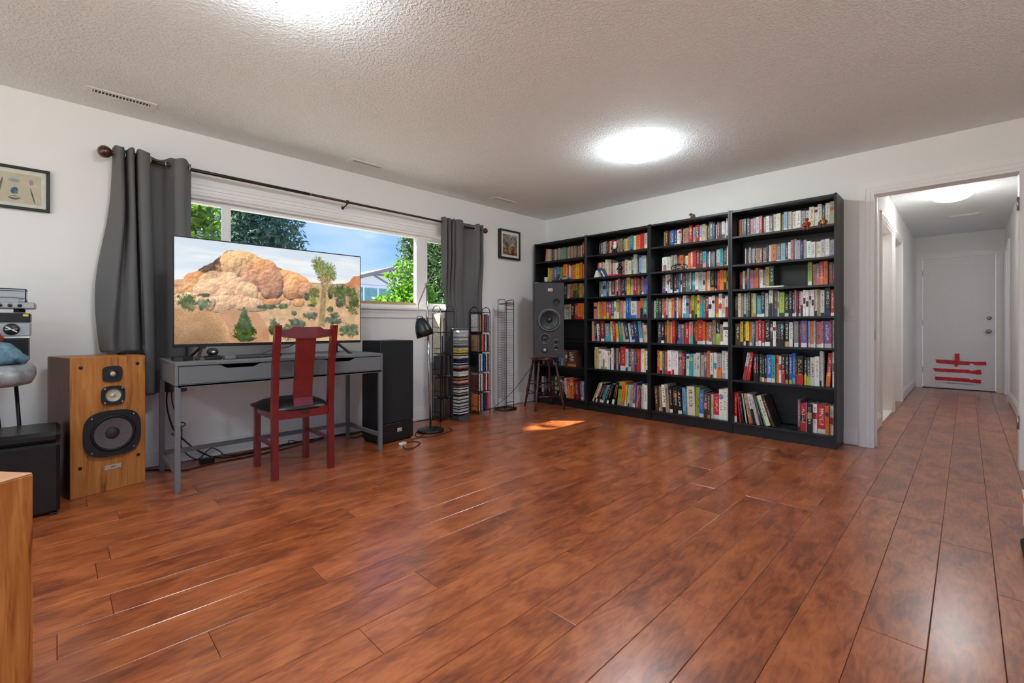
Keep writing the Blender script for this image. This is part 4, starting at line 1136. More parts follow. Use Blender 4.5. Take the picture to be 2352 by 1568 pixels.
# ================================================================= bookcases
BF, BB = 4.314, 4.598                         # front and back of the cases
BX0, BW = -3.920, .80
SHELF = [1.78, 1.525, 1.303, 1.052, .797, .485, .10]
CASE_NAME = ['leftmost bookcase, partly behind the loudspeaker', 'second bookcase from the left', 'third bookcase from the left', 'rightmost bookcase, beside the light switch']
CASE_SHORT = ['leftmost bookcase', 'second bookcase', 'third bookcase', 'rightmost bookcase']
for c in range(4):
    x0 = BX0 + c*BW + .0008; x1 = BX0 + (c+1)*BW - .0008
    bc = empty('bookcase', (0, 0, 0)); tag(bc, 'tall black ' + CASE_NAME[c], 'bookcase', 'black bookcases along the back wall')
    for a, b in ((x0, x0+.018), (x1-.018, x1)): MB().cbox(a, b, BF, BB, 0, 2.02, .0015).build('side_panel', 'black_lam', bc)
    MB().cbox(x0+.018, x1-.018, BF+.002, BB, 1.996, 2.014, .001).build('top_panel', 'black_lam', bc)
    MB().cbox(x0+.018, x1-.018, BB-.008, BB-.002, .02, 1.996, .001).build('back_panel', 'black_lam', bc)
    for z in SHELF: MB().cbox(x0+.018, x1-.018, BF+.004, BB-.008, z-.018, z, .001).build('shelf', 'black_lam', bc)
    MB().cbox(x0+.018, x1-.018, BF+.016, BF+.032, .0, SHELF[6]-.018, .001).build('plinth', 'black_lam', bc)

# ================================================================= books
PAL = dict(k=(24,23,25), K=(62,60,62), g=(122,122,122), G=(188,190,190), w=(228,226,220), c=(222,208,180), t=(180,152,116), b=(84,54,40),
           r=(196,38,40), R=(118,30,36), o=(222,116,44), y=(226,188,44), Y=(168,150,74), l=(158,190,66), e=(44,74,48), E=(96,128,122),
           u=(40,104,178), U=(40,52,92), s=(138,176,206), q=(56,152,160), p=(116,84,150), P=(204,120,126), m=(128,104,114))
CNAME = dict(k='black', K='charcoal', g='grey', G='pale grey', w='white', c='cream', t='tan', b='brown', r='red', R='maroon', o='orange', y='yellow', Y='olive',
             l='lime green', e='dark green', E='grey-green', u='blue', U='navy', s='light blue', q='teal', p='purple', P='pink', m='mauve')
# rows: (case, shelf, start, end, base height, tokens); token = main colour, label colour(s), width, lean (/ or \ degrees), + taller, - shorter
ROWS = [
 (3,0,.01,.99,.172,"o15 c8 o10 m30 Kw35 kw35 Pw40 gw35 Gw38 rw38 gw38 w40 mw38 w42 cw44 tw36 sw42 ww40 ck46 wk50 Gk44 Gw42 c52+ wk34+ wr42++ Kw36+ wk42++ co44++ w14++"),
 (3,1,.08,1.,.155,"w12 R28 G22 m20 G18 k18 w8 oy24 m30 mw45 k15+ w28+ ok50+ gw50+ sw45+ kw30 wk25+ P30++ w18++ Gs42++ U25+ G30+ wk40 w38 c48 w40 wG40 Gp45 c20"),
 (3,2,.02,.40,.175,"R20- r25- w28 kr35 Gu28+ k10 P45 P30 o40+ w48 mw45 Y50+ e60+"),
 (3,2,.735,.99,.185,"lw45+ P35 mP38 ro45+ oP40+ mo38 R35"),
 (3,3,.0,.99,.215,"b24- K16 c35 t28- Gk28 E30 K28 Yc25 co35 qw58- Uw40 c38 U14 wk42+ K46+ wr14 le58 kG45- k35 kw30 Pw20 U15 rw28 wk27 wk27 wk27 wk27 wk27 wk27 Y15 P20 Gk40 kU50+ rw38"),
 (3,4,.01,1.,.215,"b58- yk35 bw28 yk42 ow30 E32 k10 Pw28 rw38+ rw28 kw60+ kG35 wk30 kR20 U25 kq40 kt48 w38 k15 gw45 R22 pw60 sw25 ow38 Gw20 Pw50 Pw25 pw60 rw12 Gw28"),
 (3,5,.09,1.,.235,"Gr40/9+ r38/7+ kr45 k22 Kt35 kw30 ko28 uw58 qw42 or30 wr32 kr42+ kY38+ uy36+ us36+ k12 kr75 ky32 el38 w48 w48 wk20++ w20++ k12++ ro45/4++ wE25++"),
 (3,6,.0,.44,.265,"rw45 r24\\5 k33\\6 w26\\8 b12\\8 to48\\10 wk52\\11 w38\\13 b30\\14 q24\\16 c60\\17 b42\\19"),
 (3,6,.66,.985,.235,"mk28+ rk60 P15 kY50 wr45 rw85 ob38 cr38"),
 (2,0,.10,1.,.17,"Y20 R32 e30 u40 Uw30 w20 wr30 Rb20 tP40 t35 ro40+ G35 rU42+ sc25+ c40+ t18 b25 E40++ U25+ w18 Rq30+ k15 wb35+ G20 wk23++ wk22++ c20++"),
 (2,1,.07,1.,.165,"w10- wP44 wP44 c22 t20 Gk35+ R30 o48 b22 c42- o30+ wP22+ rw40++ R36++ b36+ qP40+ mR30 w10 m25 E28 U15 GP34+ qG36+ m15 kY25+ w33++ r30++"),
 (2,2,.07,1.,.195,"Kp48 wk25 wR22 wR22 Kw30 Kw35 bw28 u25 wk18 bR45 E26 E26 wR15 k10 qG36 wr40 w40 wK32 o22 c32++ ko50 kw18 r34 o42+ yk28 yk18 wU34 w12"),
 (2,3,.0,1.,.20,"w24- e38 e37 tw22 r32 Gk18 c38 oP40 U28 w22 or30 w22 wq35+ sk32 rw26 le35+ Yk30 yr28+ qo30 E30 R36 wk34 wk32 oy35 wr34+ cw32- wr32 c18-"),
 (2,4,.06,1.,.215,"K46 kw40 Rr32 Yl20+ o25 w15 r44+ k12 kq26 pu34- gl34- r46 c18 Pq32 k20 ob26 rw64++ ow29 ow29 mw38 t36+ kl48+ tw36- wU64"),
 (2,5,.06,1.,.235,"rk38 yk36 u20 or40 wr52 wr30 w46 mR46 r30- k20- wu38- qy46- w44- w46 G36- mt40 o38+ wR34 wq36 Go50 wG44+ w44+"),
 (2,6,.02,.985,.255,"b38\\3 bw22\\3 tP26\\3 wk50\\4+ t44\\4+ kw42\\4 b18\\4 ko44\\4 kw50\\4 sE38\\3 q22\\3 c90\\2+ l48+ uw55 bP40 bo34- Gl25- rw60- ws50+ w28++ w27++"),
 (1,0,.08,1.,.165,"kw22 m36 w16 gE30 kw20 o22 w34 r28 b24 t24 m24 t25 b24 c20 y24 t30 qU40+ w28+ o48+ rk56++ Gc32+ o64++"),
 (1,1,.06,1.,.185,"r30 w26 o18 w14 w22 b15 c30+ c30+ r18- w28- w40- mP36- P44- c38 c46- E34+ w38++ kw24+ sU24 G26+ G26+ e34 co34 R10"),
 (1,2,.10,1.,.185,"E28 mw25 sU44 b24 w30 Rw46 t24 wk30 P24+ U22 ko30+ U28+ y38+ w16 Eq24 r38+ t22 b22 Pw24+ p24 u50++ us34+"),
 (1,3,.07,1.,.195,"Pk46 l22 o26 P32 oy22 oy22 py34 ry28 uy40 cY28 Yc34+ t32 Pt22 c26 u35++ u35++ wu70 P36 ok36+ qk40+ Pr40++"),
 (1,4,.05,.98,.205,"tP26++ kr24\\2 wG46\\3 Rk18\\3 Rw44\\3+ c12\\3 Eq64\\3 cy38\\3+ r32\\4+ yw28\\4 q34\\10+ t28\\10 UG42\\9 G38\\8 Us34\\8 U44\\8+ qw40\\7+ P26\\6 ct34\\6-"),
 (1,5,.08,1.,.225,"yk22- t46+ wY28 wY28 wY28 wY28- wY28- bc22 w30+ U28+ t34+ U28 rw66++ Ge30+ kw30+ m46+ b24+ rb38+ w40+ yw30 wk36"),
 (1,6,.04,.99,.235,"Yc34/24 ck30/24 kw28/24 R24/24- kw30/23- qw34/22- kb28/21- kw36/18 kw40/13+ kb20/10+ lk50/7+ oP50/6+ yw26/5 qG30/5 GU26/4 t34/4 pw44/3+ G24/3 r34/2- s34 w30+ w30+ w26+"),
 (0,0,.06,1.,.165,"P20/6+ c30/6+ t18 b16 m18 t16 c14 m18 b18 t16 g18 t18 m16 q16 t18 b16 c18 t16 m16 t18 b16 t18 m16 R16 t18 b16 c16 t16 ro34++ R24+ R20+ w10 y14+"),
 (0,1,.14,1.,.185,"y14 lw26 oR34 uU44 q30 Y30 Y30 o42+ E20 w12 P30 oy34 y38+ o16 o30+ y16 R28 b20 Pq22+"),
 (0,2,.05,1.,.185,"m30 k28 g24 b30 t26 U28 R30 c22 e28 k28 Gw26 or34 R12 Ye40 b24 y32 m28 kG26 y36+"),
 (0,3,.05,1.,.185,"t26 b28 k30 R26 g30 c24 t30 U26 m30 Go58 t20 k30 r38 or50 y22 y24"),
 (0,5,.1,.8,.19,"t24 b24 k26 t22 b26 k24 s26 U30 k20 u44 c20 m24 bc30 bo110"),
 (0,6,.06,.99,.235,"k24 wk20 k26 Uk24 k28 Gk20 k26 U28 k24 lk20 k24 wk20 kG26\\2 R24\\3 kc24\\3 wk22\\3 ro46\\4 oy40\\4 R20\\4 k18\\4- R36\\4- R24\\4- mc22\\4- s40\\3-"),
]
import re
rng = random.Random(11)
VIEW = lambda x, y: (-math.sin(YAW)*x + math.cos(YAW)*y)
books = []
count_on = {}
for (case, sh, f0, f1, hb, toks) in ROWS:
    X0 = BX0 + case*BW + .020; IW = BW - .040
    items = []
    for tk in toks.split():
        mm_ = re.match(r'([A-Za-z]{1,2})(\d+)(?:([/\\])(\d+))?([+-]*)$', tk)
        c1, wpx, ln, la, hm = mm_.groups()
        ang = 0.0
        if ln: ang = R(float(la))*(1 if ln == '/' else -1)
        items.append([c1, float(wpx), ang, hm.count('+')-hm.count('-')])
    zs = SHELF[sh]; top = (1.996 if sh == 0 else SHELF[sh-1]-.018) - zs - .004
    for it in items:
        h_ = hb*(1+.09*it[3]) + rng.uniform(-.007, .007)
        it.append(min(h_, top))
    # widths scaled so the row fills its span, leaning allowed for
    span = (f1-f0)*IW
    # room a leaning book needs so that its top meets, and does not enter, its neighbour
    gaps = [max(0.0, -math.tan(items[0][2]))*items[0][4]]
    for p_, q_ in zip(items[:-1], items[1:]):
        gaps.append(max(0.0, math.tan(p_[2])-math.tan(q_[2]))*min(p_[4], q_[4]))
    def used(sc):
        x = sum(gaps)
        for it in items: x += it[1]*sc/max(.5, math.cos(it[2]))
        if items[-1][2] > 0: x += items[-1][4]*math.sin(items[-1][2])
        return x
    sc = 1.0
    lo, hi = 1e-5, .01
    for _ in range(40):
        sc = (lo+hi)/2
        if used(sc) > span: hi = sc
        else: lo = sc
    x = X0 + f0*IW
    # rows leaning left start with the foot of the first leaning book shifted right by its overhang
    n0 = count_on.get((case, sh), 0)
    for gi, it in enumerate(items):
        x += gaps[gi]
        c1, wpx, a, hm, h_ = it
        wd = wpx*sc; step = wd/max(.5, math.cos(a))
        dep = min(.225, max(.105, h_*.70)) + rng.uniform(-.008, .006)
        if sh >= 4: ysp = BF + .035 + rng.uniform(.0, .03)
        elif sh == 3: ysp = BF + .05 + rng.uniform(0, .03)
        else: ysp = BB - .012 - dep - rng.uniform(.0, .02)
        dep = min(dep, BB - .010 - ysp)
        n0 += 1
        books.append(dict(case=case, sh=sh, n=n0, c=c1, x=x, w=wd-.0007, step=step, a=a, h=h_, d=dep, y=ysp, z=zs))
        x += step
    count_on[(case, sh)] = n0

def book_geo(b, seed):
    """returns (verts, faces, colours, title colours, uvs) for cover, and the box of the pages, in book space: spine at y=0, lower left at origin"""
    w_, d, h_ = b['w'], b['d'], b['h']
    t = min(.0022, w_*.16)
    r_ = random.Random(seed)
    def jit(c):
        g_ = r_.uniform(.86, 1.08); return tuple(max(0, min(255, v*g_*r_.uniform(.97, 1.03))) for v in c)
    main = lin(jit(PAL[b['c'][0]]))
    sec = lin(jit(PAL[b['c'][1]])) if len(b['c']) > 1 else None
    lum = sum(main)/3
    tcol = lin((232, 226, 210)) if lum < .22 else lin((40, 36, 36))
    if r_.random() < .25: tcol = lin((214, 176, 70)) if lum < .22 else lin((150, 30, 32))
    v, f, cc, tt, uu = [], [], [], [], []
    def quad(p, c, uv=None):
        o = len(v); v.extend(p); f.append((o, o+1, o+2, o+3)); cc.append(c); tt.append(tcol); uu.append(uv or [(-9, seed)]*4)
    # spine bands
    if sec is None: bands = [(0, 1, main)]
    else:
        kind = r_.random()
        if b['c'][1] == 'w' or kind < .45: s0 = r_.choice((.13, .16, .2)); bands = [(0, s0, sec), (s0, 1, main)]
        elif kind < .7: s0 = r_.uniform(.3, .55); bands = [(0, s0, sec), (s0, 1, main)]
        elif kind < .85: s0 = r_.uniform(.6, .8); bands = [(0, s0, main), (s0, s0+.14, sec), (s0+.14, 1, main)]
        else: s0 = r_.uniform(.35, .5); bands = [(0, s0, main), (s0, s0+.22, sec), (s0+.22, 1, main)]
    bw = min(.0016, w_*.12)
    for a, b_, c in bands:
        quad([(bw,0,a*h_),(w_-bw,0,a*h_),(w_-bw,0,b_*h_),(bw,0,b_*h_)], c, [(0,a+seed),(1,a+seed),(1,b_*.9999+seed),(0,b_*.9999+seed)])
    for s_ in (0, 1):     # rounded spine edges
        x0_, x1_ = (0, bw) if s_ == 0 else (w_-bw, w_)
        ya, yb = (bw, 0) if s_ == 0 else (0, bw)
        quad([(x0_,ya,0),(x1_,yb,0),(x1_,yb,h_),(x0_,ya,h_)], main)
    for s_ in (0, 1):     # boards
        xo, xi = (0, t) if s_ == 0 else (w_, w_-t)
        quad([(xo,d,0),(xo,bw,0),(xo,bw,h_),(xo,d,h_)] if s_ == 0 else [(xo,bw,0),(xo,d,0),(xo,d,h_),(xo,bw,h_)], main)
        quad([(xi,t,0),(xi,d,0),(xi,d,h_),(xi,t,h_)] if s_ == 0 else [(xi,d,0),(xi,t,0),(xi,t,h_),(xi,d,h_)], main)
        quad([(xo,bw,h_),(xi,bw,h_),(xi,d,h_),(xo,d,h_)] if s_ == 0 else [(xi,bw,h_),(xo,bw,h_),(xo,d,h_),(xi,d,h_)], main)
        quad([(xo,d,0),(xo,d,h_),(xi,d,h_),(xi,d,0)] if s_ == 0 else [(xi,d,0),(xi,d,h_),(xo,d,h_),(xo,d,0)], main)
    quad([(bw,0,h_),(w_-bw,0,h_),(w_-t,t,h_),(t,t,h_)], main)
    quad([(bw,0,0),(t,t,0),(w_-t,t,0),(w_-bw,0,0)], main)
    pages = (t, w_-t, t, d-.003, .002, h_-.0035)
    return v, f, cc, tt, uu, pages

def mesh_with_colours(name, v, f, cc, tt, uu, m):
    me = bpy.data.meshes.new(name); me.from_pydata(v, [], f)
    a = me.color_attributes.new('col', 'FLOAT_COLOR', 'CORNER'); b = me.color_attributes.new('tcol', 'FLOAT_COLOR', 'CORNER')
    n = np.array([len(q) for q in f])
    ca = np.repeat(np.array([(*c, 1) for c in cc], np.float32), n, 0); ta = np.repeat(np.array([(*c, 1) for c in tt], np.float32), n, 0)
    a.data.foreach_set('color', ca.ravel()); b.data.foreach_set('color', ta.ravel())
    uvl = me.uv_layers.new(name='UVMap'); uvl.data.foreach_set('uv', np.array([p for q in uu for p in q], np.float32).ravel())
    me.materials.append(m); return me

def place(b):
    """matrix of a book: leaning about its lower corner on the shelf"""
    a = b['a']
    if a >= 0: mt = Matrix.Translation((b['x'], b['y'], b['z']+b['w']*math.sin(a))) @ Matrix.Rotation(a, 4, 'Y')
    else: mt = Matrix.Translation((b['x'], b['y'], b['z'])) @ Matrix.Rotation(a, 4, 'Y')
    return mt
hidden_x = -3.30
for b in books:
    vis = 1.0
    if b['case'] == 0 and b['sh'] >= 2 and b['x'] < -3.36: vis = .15
    dd = VIEW(b['x'], b['y'])
    front = max(0.0, (b['y']-BF)*abs(b['z']+b['h']*.5-CAM_H)/4.5)
    b['score'] = vis*b['w']*max(.02, b['h']-front)/dd**2
order = sorted(range(len(books)), key=lambda i: -books[i]['score'])
single = set(order[:300])
sv, sf, sc_, st, su = [], [], [], [], []
pv, pf_ = [], []
for i, b in enumerate(books):
    v, f, cc, tt, uu, pg = book_geo(b, i+1)
    mt = place(b)
    if i in single:
        me = mesh_with_colours('book', v, f, cc, tt, uu, M['book'])
        o = bpy.data.objects.new('book', me); col.objects.link(o); o.matrix_world = mt
        thick = 'thick ' if b['w'] > .038 else ('slim ' if b['w'] < .014 else '')
        lean = 'leaning ' if abs(b['a']) > R(7) else ''
        tag(o, f"{lean}{thick}{CNAME[b['c'][0]]} book, {ordinal(b['n'])} from left, {ordinal(b['sh']+1)} shelf down, {CASE_SHORT[b['case']]}", 'book', f"books on the {ordinal(b['sh']+1)} shelf of the {CASE_SHORT[b['case']]}")
        MB().box(*pg).build('page_block', 'page', o, fix=False)
    else:
        o_ = len(sv); sv += [tuple(mt @ Vector(p)) for p in v]; sf += [tuple(k+o_ for k in q) for q in f]; sc_ += cc; st += tt; su += uu
        pb = MB().box(*pg); o_ = len(pv); pv += [tuple(mt @ Vector(p)) for p in pb.v]; pf_ += [tuple(k+o_ for k in q) for q in pb.f]
so = bpy.data.objects.new('shelved_books', mesh_with_colours('shelved_books', sv, sf, sc_, st, su, M['book'])); col.objects.link(so)
so['kind'] = 'stuff'; so['label'] = 'remaining smaller books filling the bookcase shelves'; so['category'] = 'books'
pp = MB(); pp.v, pp.f, pp.smooth = pv, pf_, [False]*len(pf_); pp.build('page_blocks', 'page', so, fix=False)['kind'] = 'stuff'

# loose things on the shelves
fb = MB().cbox(BX0+3*BW+.02+.35*.76, BX0+3*BW+.02+.53*.76, BF+.03, BF+.15, SHELF[2]+.0002, SHELF[2]+.014, .002).build('flat_book', 'cream'); tag(fb, 'cream book lying flat on the third shelf of the rightmost bookcase', 'book')
fr_ = MB().cbox(BX0+BW+.02+.36*.76, BX0+BW+.02+.53*.76, BF+.02, BF+.035+.11, SHELF[1]+.0002, SHELF[1]+.018, .002).build('flat_book', 'red_tape'); tag(fr_, 'red book lying flat on the second shelf of the second bookcase', 'book')
bk = empty('book_end', (BX0+3*BW+.02+.475*.76, BF+.05, SHELF[6])); tag(bk, 'black bookend leaning on the bottom shelf of the rightmost bookcase', 'bookend')
MB().cbox(-.10, -.094, 0, .13, .002, .20, .002).xf(Matrix.Translation((.08,0,0)) @ Matrix.Rotation(R(-22),4,'Y')).build('upright', 'black_paint', bk)
MB().cbox(-.02, .11, 0, .13, .0002, .003, .001).build('foot', 'black_paint', bk)

def figurine(x, y, z, h_, body, limb, label, seated=False, name='figurine'):
    root = empty(name, (x, y, z)); tag(root, label, 'figurine')
    s_ = h_/.12
    if seated:
        MB().lathe([(0,0),(.022*s_,.002),(.026*s_,.02*s_),(.018*s_,.05*s_),(.008*s_,.058*s_),(0,.06*s_)], 12).build('torso', body, root)
        for k in (-1,1): MB().tube([(k*.012*s_,-.005,.012*s_),(k*.016*s_,-.036*s_,.012*s_),(k*.018*s_,-.046*s_,-.03*s_)], .008*s_, 8).build('leg', limb, root)
        hz = .062*s_
    else:
        for k in (-1,1): MB().tube([(k*.014*s_,0,0.004),(k*.014*s_,0,.03*s_),(k*.010*s_,0,.05*s_)], [.012*s_,.009*s_,.011*s_], 8).build('leg', limb, root)
        MB().lathe([(0,.04*s_),(.02*s_,.042*s_),(.026*s_,.065*s_),(.02*s_,.085*s_),(.008*s_,.092*s_),(0,.093*s_)], 12).build('torso', body, root)
        hz = .088*s_
    for k in (-1,1): MB().tube([(k*.018*s_,0,hz-.012*s_),(k*.034*s_,-.008*s_,hz-.03*s_),(k*.03*s_,-.022*s_,hz-.045*s_)], .0065*s_, 8).build('arm', limb, root)
    MB().lathe([(0,hz),(.012*s_,hz+.004*s_),(.018*s_,hz+.018*s_),(.014*s_,hz+.030*s_),(0,hz+.036*s_)], 14).build('head', body, root)
    return root
XC = lambda c, f: BX0 + c*BW + .02 + f*.76
figurine(XC(3,.75), BF+.035, SHELF[0], .10, 'red_wool', 'red_wool', 'rust-orange rag doll sitting on the top shelf edge of the rightmost bookcase', True)
figurine(XC(3,.90), BF+.035, SHELF[0], .10, 'oak', 'bark', 'straw-coloured rag doll sitting near the end of the top shelf', True)
figurine(XC(1,.46), BF+.04, SHELF[0], .125, 'white_plastic', 'black_plastic', 'small black and white figurine on the second bookcase top shelf')
figurine(XC(1,.54), BF+.05, SHELF[1]+.0185, .12, 'black_plastic', 'black_plastic', 'small black figurine standing on the red flat book')
bt = empty('toy_helmet', (XC(1,.20), BF+.06, SHELF[1])); tag(bt, 'blue and white toy ship prow on the second shelf of the second bookcase', 'toy')
MB().prism([(-.075,0),(-.05,.075),(-.028,.085),(-.012,0)], 'Y', -.03, .03).build('hull', 'white_plastic', bt)
MB().prism([(-.045,.078),(-.01,.11),(.03,.10),(.085,.0),(.06,0),(.01,.075)], 'Y', -.028, .028).build('prow', mat('navy_gloss', (52,72,120), .3), bt)
MB().prism([(.015,.07),(.028,.076),(.078,0.0),(.062,0)], 'Y', -.031, .031).build('stripe', 'white_plastic', bt)
tcar = empty('toy_car', (XC(0,.62), BF+.035, SHELF[1])); tag(tcar, 'silver toy sports car on the second shelf of the leftmost bookcase', 'toy car')
MB().prism([(-.085,.010),(-.088,.026),(-.06,.034),(-.028,.05),(.022,.05),(.05,.034),(.086,.026),(.088,.010)], 'Y', -.03, .03).build('body', 'silver', tcar)
MB().prism([(-.05,.0345),(-.024,.047),(.018,.047),(.042,.0345)], 'Y', -.0305, .0305).build('windows', 'black_plastic', tcar)
for x in (-.055, .055):
    for s_ in (-1, 1): MB().lathe([(0,-.006),(.013,-.006),(.013,.006),(0,.006)], 14, (x, s_*.027, .0135), 'Y').build('wheel', 'rubber', tcar)
figurine(XC(0,.45), BF+.05, SHELF[1], .085, 'bark', 'bark', 'small brown figurine beside the silver toy car')
mg = empty('pale_mug', (XC(0,.17), BF+.06, SHELF[1])); tag(mg, 'pale cup at the left end of the second shelf, leftmost bookcase', 'cup')
MB().lathe([(0,.002),(.022,0),(.026,.05),(.0255,.062),(.022,.06),(.02,.008),(0,.006)], 18).build('cup', 'cream', mg)
tm = empty('toy_motorcycle', (XC(2,.37), BF+.04, SHELF[1])); tag(tm, 'black and chrome toy motorcycle on the second shelf of the third bookcase', 'toy motorcycle')
for x in (-.055, .06):
    MB().tube([(x+.024*math.cos(t), 0, .027+.024*math.sin(t)) for t in [2*math.pi*k/18 for k in range(18)]], .005, 8, closed=True).build('wheel', 'rubber', tm)
MB().tube([(-.055,0,.027),(-.02,0,.045),(.03,0,.05),(.06,0,.027)], .005, 8).tube([(.045,0,.05),(.04,0,.075),(.03,-.02,.08)], .003, 6).build('frame', 'chrome', tm)
MB().cbox(-.02, .02, -.011, .011, .016, .042, .004).build('engine', 'chrome', tm)
MB().cbox(-.045, .025, -.011, .011, .048, .062, .006).build('tank', 'black_plastic', tm)
mk = empty('small_carving', (XC(2,.56), BF+.03, 2.0145)); tag(mk, 'small brown carved bird on top of the third bookcase', 'carving')
MB().lathe([(0,0),(.02,.001),(.024,.012),(.02,.03),(.01,.04),(0,.042)], 12).build('body', 'bark', mk)
MB().tube([(0,-.005,.03),(-.02,-.008,.04),(-.034,-.01,.034)], [.012,.012,.004], 8).build('head', 'bark', mk)

# ================================================================= monitor loudspeaker on a stool
st_c = Vector((-3.545, 4.075, 0))
st = empty('wooden_stool', st_c, R(-27)); tag(st, 'dark wooden stool with turned legs under the charcoal loudspeaker', 'stool')
SZ = .602
MB().lathe([(0,SZ-.03),(.15,SZ-.03),(.162,SZ-.022),(.165,SZ-.010),(.155,SZ-.001),(0,SZ)], 32).build('seat', 'cherry_ball', st)
for sx, sy in ((-1,-1),(1,-1),(1,1),(-1,1)):
    a, b = Vector((sx*.10, sy*.10, SZ-.03)), Vector((sx*.183, sy*.178, 0))
    pts = [a.lerp(b, t) for t in (0,.12,.3,.34,.38,.6,.64,.68,.9,1)]
    MB().tube(pts, [.011,.014,.017,.020,.017,.017,.020,.017,.012,.009], 10).build('leg', 'cherry_ball', st)
for z, off in ((.20,.0),(.32,.0)):
    k = .178 - (.078)*(z/(SZ-.03)); 
    for (p, q) in (((-1,-1),(1,-1)),((-1,1),(1,1))): MB().tube([(p[0]*k,p[1]*k,z),(q[0]*k,q[1]*k,z)], .0075, 8).build('rung', 'cherry_ball', st)
    z2 = z-.045; k = .178 - (.078)*(z2/(SZ-.03))
    for (p, q) in (((-1,-1),(-1,1)),((1,-1),(1,1))): MB().tube([(p[0]*k,p[1]*k,z2),(q[0]*k,q[1]*k,z2)], .0075, 8).build('rung', 'cherry_ball', st)
ms = empty('monitor_loudspeaker', (-3.535, 3.892, SZ+.001), R(-45)); tag(ms, 'charcoal studio loudspeaker with exposed drivers standing on the stool', 'loudspeaker')
MW, MD, MH = .345, .235, .868
MB().cbox(-MD, 0, 0, MW, 0, MH, .003).build('cabinet', 'charcoal', ms)
dz = lambda v: (1-(v-50)/857.)*MH
dy = lambda u: (u-62)/330.*MW
y_, z_ = dy(228), dz(475)
cone(ms, 'woofer_ring', 'grey_ring', y_, z_, [(.130,.0005),(.130,.016),(.119,.019),(.116,.014)], 48)
cone(ms, 'woofer_cone', 'cone_dark', y_, z_, [(.117,.014),(.108,.019),(.10,.016),(.035,.002),(.03,.002)], 48)
cone(ms, 'woofer_cap', 'cone_dark', y_, z_, [(.036,.002),(.030,.010),(.014,.016),(0,.018)])
y_, z_ = dy(180), dz(688)
cone(ms, 'midrange_ring', 'grey_ring', y_, z_, [(.062,.0005),(.062,.010),(.056,.012),(.055,.008)], 36)
cone(ms, 'midrange_cone', 'cone_dark', y_, z_, [(.055,.008),(.05,.012),(.045,.009),(.018,.001),(.012,.006),(0,.009)], 36)
y_, z_ = dy(177), dz(817)
cone(ms, 'tweeter_plate', 'ring', y_, z_, [(.036,.0005),(.036,.004),(.02,.005),(.018,.002)], 28)
cone(ms, 'tweeter_dome', 'tweeter', y_, z_, [(.018,.003),(.015,.010),(.008,.014),(0,.015)], 20)
y_, z_ = dy(305), dz(270)
cone(ms, 'port', 'rubber', y_, z_, [(.042,.0005),(.042,.006),(.036,.006),(.032,.0012),(0,.0012)], 28)
for v_ in (718, 780):
    y_, z_ = dy(303), dz(v_)
    k_ = MB().lathe([(.021,.0005),(.021,.006),(.015,.009),(0,.009)], 20, (0,y_,z_), 'X', caps=False).build('control_knob', 'black_plastic', ms)
    MB().tube([(.0015, y_+.024*math.cos(t), z_+.024*math.sin(t)) for t in [R(20+14*k) for k in range(11)]], .0012, 6).build('scale_mark', 'white_plastic', k_)
MB().box(.0003, .0012, dy(290), dy(315), dz(817), dz(812)).build('control_lettering', 'white_plastic', ms)
bg_ = MB().cbox(.0003, .002, dy(213), dy(264), dz(147), dz(115), .0005).build('badge', 'badge', ms)
for k in range(3): MB().box(.002, .0024, dy(220+14*k), dy(229+14*k), dz(140), dz(126)).build('badge_lettering', 'badge_ink', bg_)
MB().box(-.05, -.01, .01, .05, MH+.0003, MH+.004).build('top_sticker', 'badge', ms)

# tower loudspeaker
tw = empty('tower_loudspeaker', (-3.372, 1.862, 0), R(5.5)); tag(tw, 'tall black cloth-fronted loudspeaker at the right end of the desk', 'loudspeaker')
MB().cbox(-.285, -.018, 0, .325, .015, .85, .004).build('cabinet', 'black_lam', tw)
MB().cbox(-.018, 0, .002, .323, .165, .848, .004).build('grille', 'black_fabric', tw)
MB().cbox(-.018, -.001, .002, .323, .015, .160, .004).build('lower_panel', 'black_lam', tw)
MB().cbox(-.27, -.02, .012, .313, 0, .015, .002).build('plinth', 'rubber', tw)
b_ = MB().cbox(-.0008, .0014, .155, .200, .083, .112, .0005).build('badge', 'badge', tw)
for k in range(2): MB().box(.0014, .0018, .160, .195, .090+.010*k, .094+.010*k).build('badge_lettering', 'badge_ink', b_)

# ================================================================= floor lamp
fl = empty('floor_lamp', (-3.494, 2.426, 0)); tag(fl, 'chrome floor lamp with black bell shade and pivoting arm', 'floor lamp')
MB().lathe([(0,0),(.118,0),(.122,.004),(.122,.018),(.118,.023),(.02,.026),(.014,.032),(0,.032)], 40).build('base', 'black_plastic', fl)
tp = Vector((-.028, -.026, 1.352))
MB().tube([(0,0,.03), tp*.78+Vector((0,0,0))], .0095, 12).build('pole', 'chrome', fl)
MB().tube([tp*.62, tp*.80, tp], [.0105,.0105,.0065], 12).build('sleeve', 'chrome', fl)
MB().lathe([(0,-.016),(.012,-.015),(.019,-.006),(.019,.006),(.012,.015),(0,.016)], 16).xf(Matrix.Translation(tp) @ Matrix.Rotation(R(90),4,'X')).build('pivot', 'chrome', fl)
def cp(u, v, d):    # point seen at picture (u,v), d metres along the view axis, in lamp space
    t = (u-1176)/FPX; s_, c_ = math.sin(YAW), math.cos(YAW)
    return Vector(((-s_+c_*t)*d, (c_+s_*t)*d, CAM_H-(v-HORIZON)/FPX*d)) - Vector((-3.494, 2.426, 0))
dl = 4.17
arm = smooth_curve([cp(1000.5,614,dl+.06), cp(990,633,dl+.03), cp(980,652,dl), cp(972,671,dl-.03), cp(964,690,dl-.06), cp(960.5,703,dl-.08), cp(959.5,716,dl-.085), cp(961,727,dl-.085)], 40)
MB().tube(arm, .0055, 10).build('arm', 'chrome', fl)
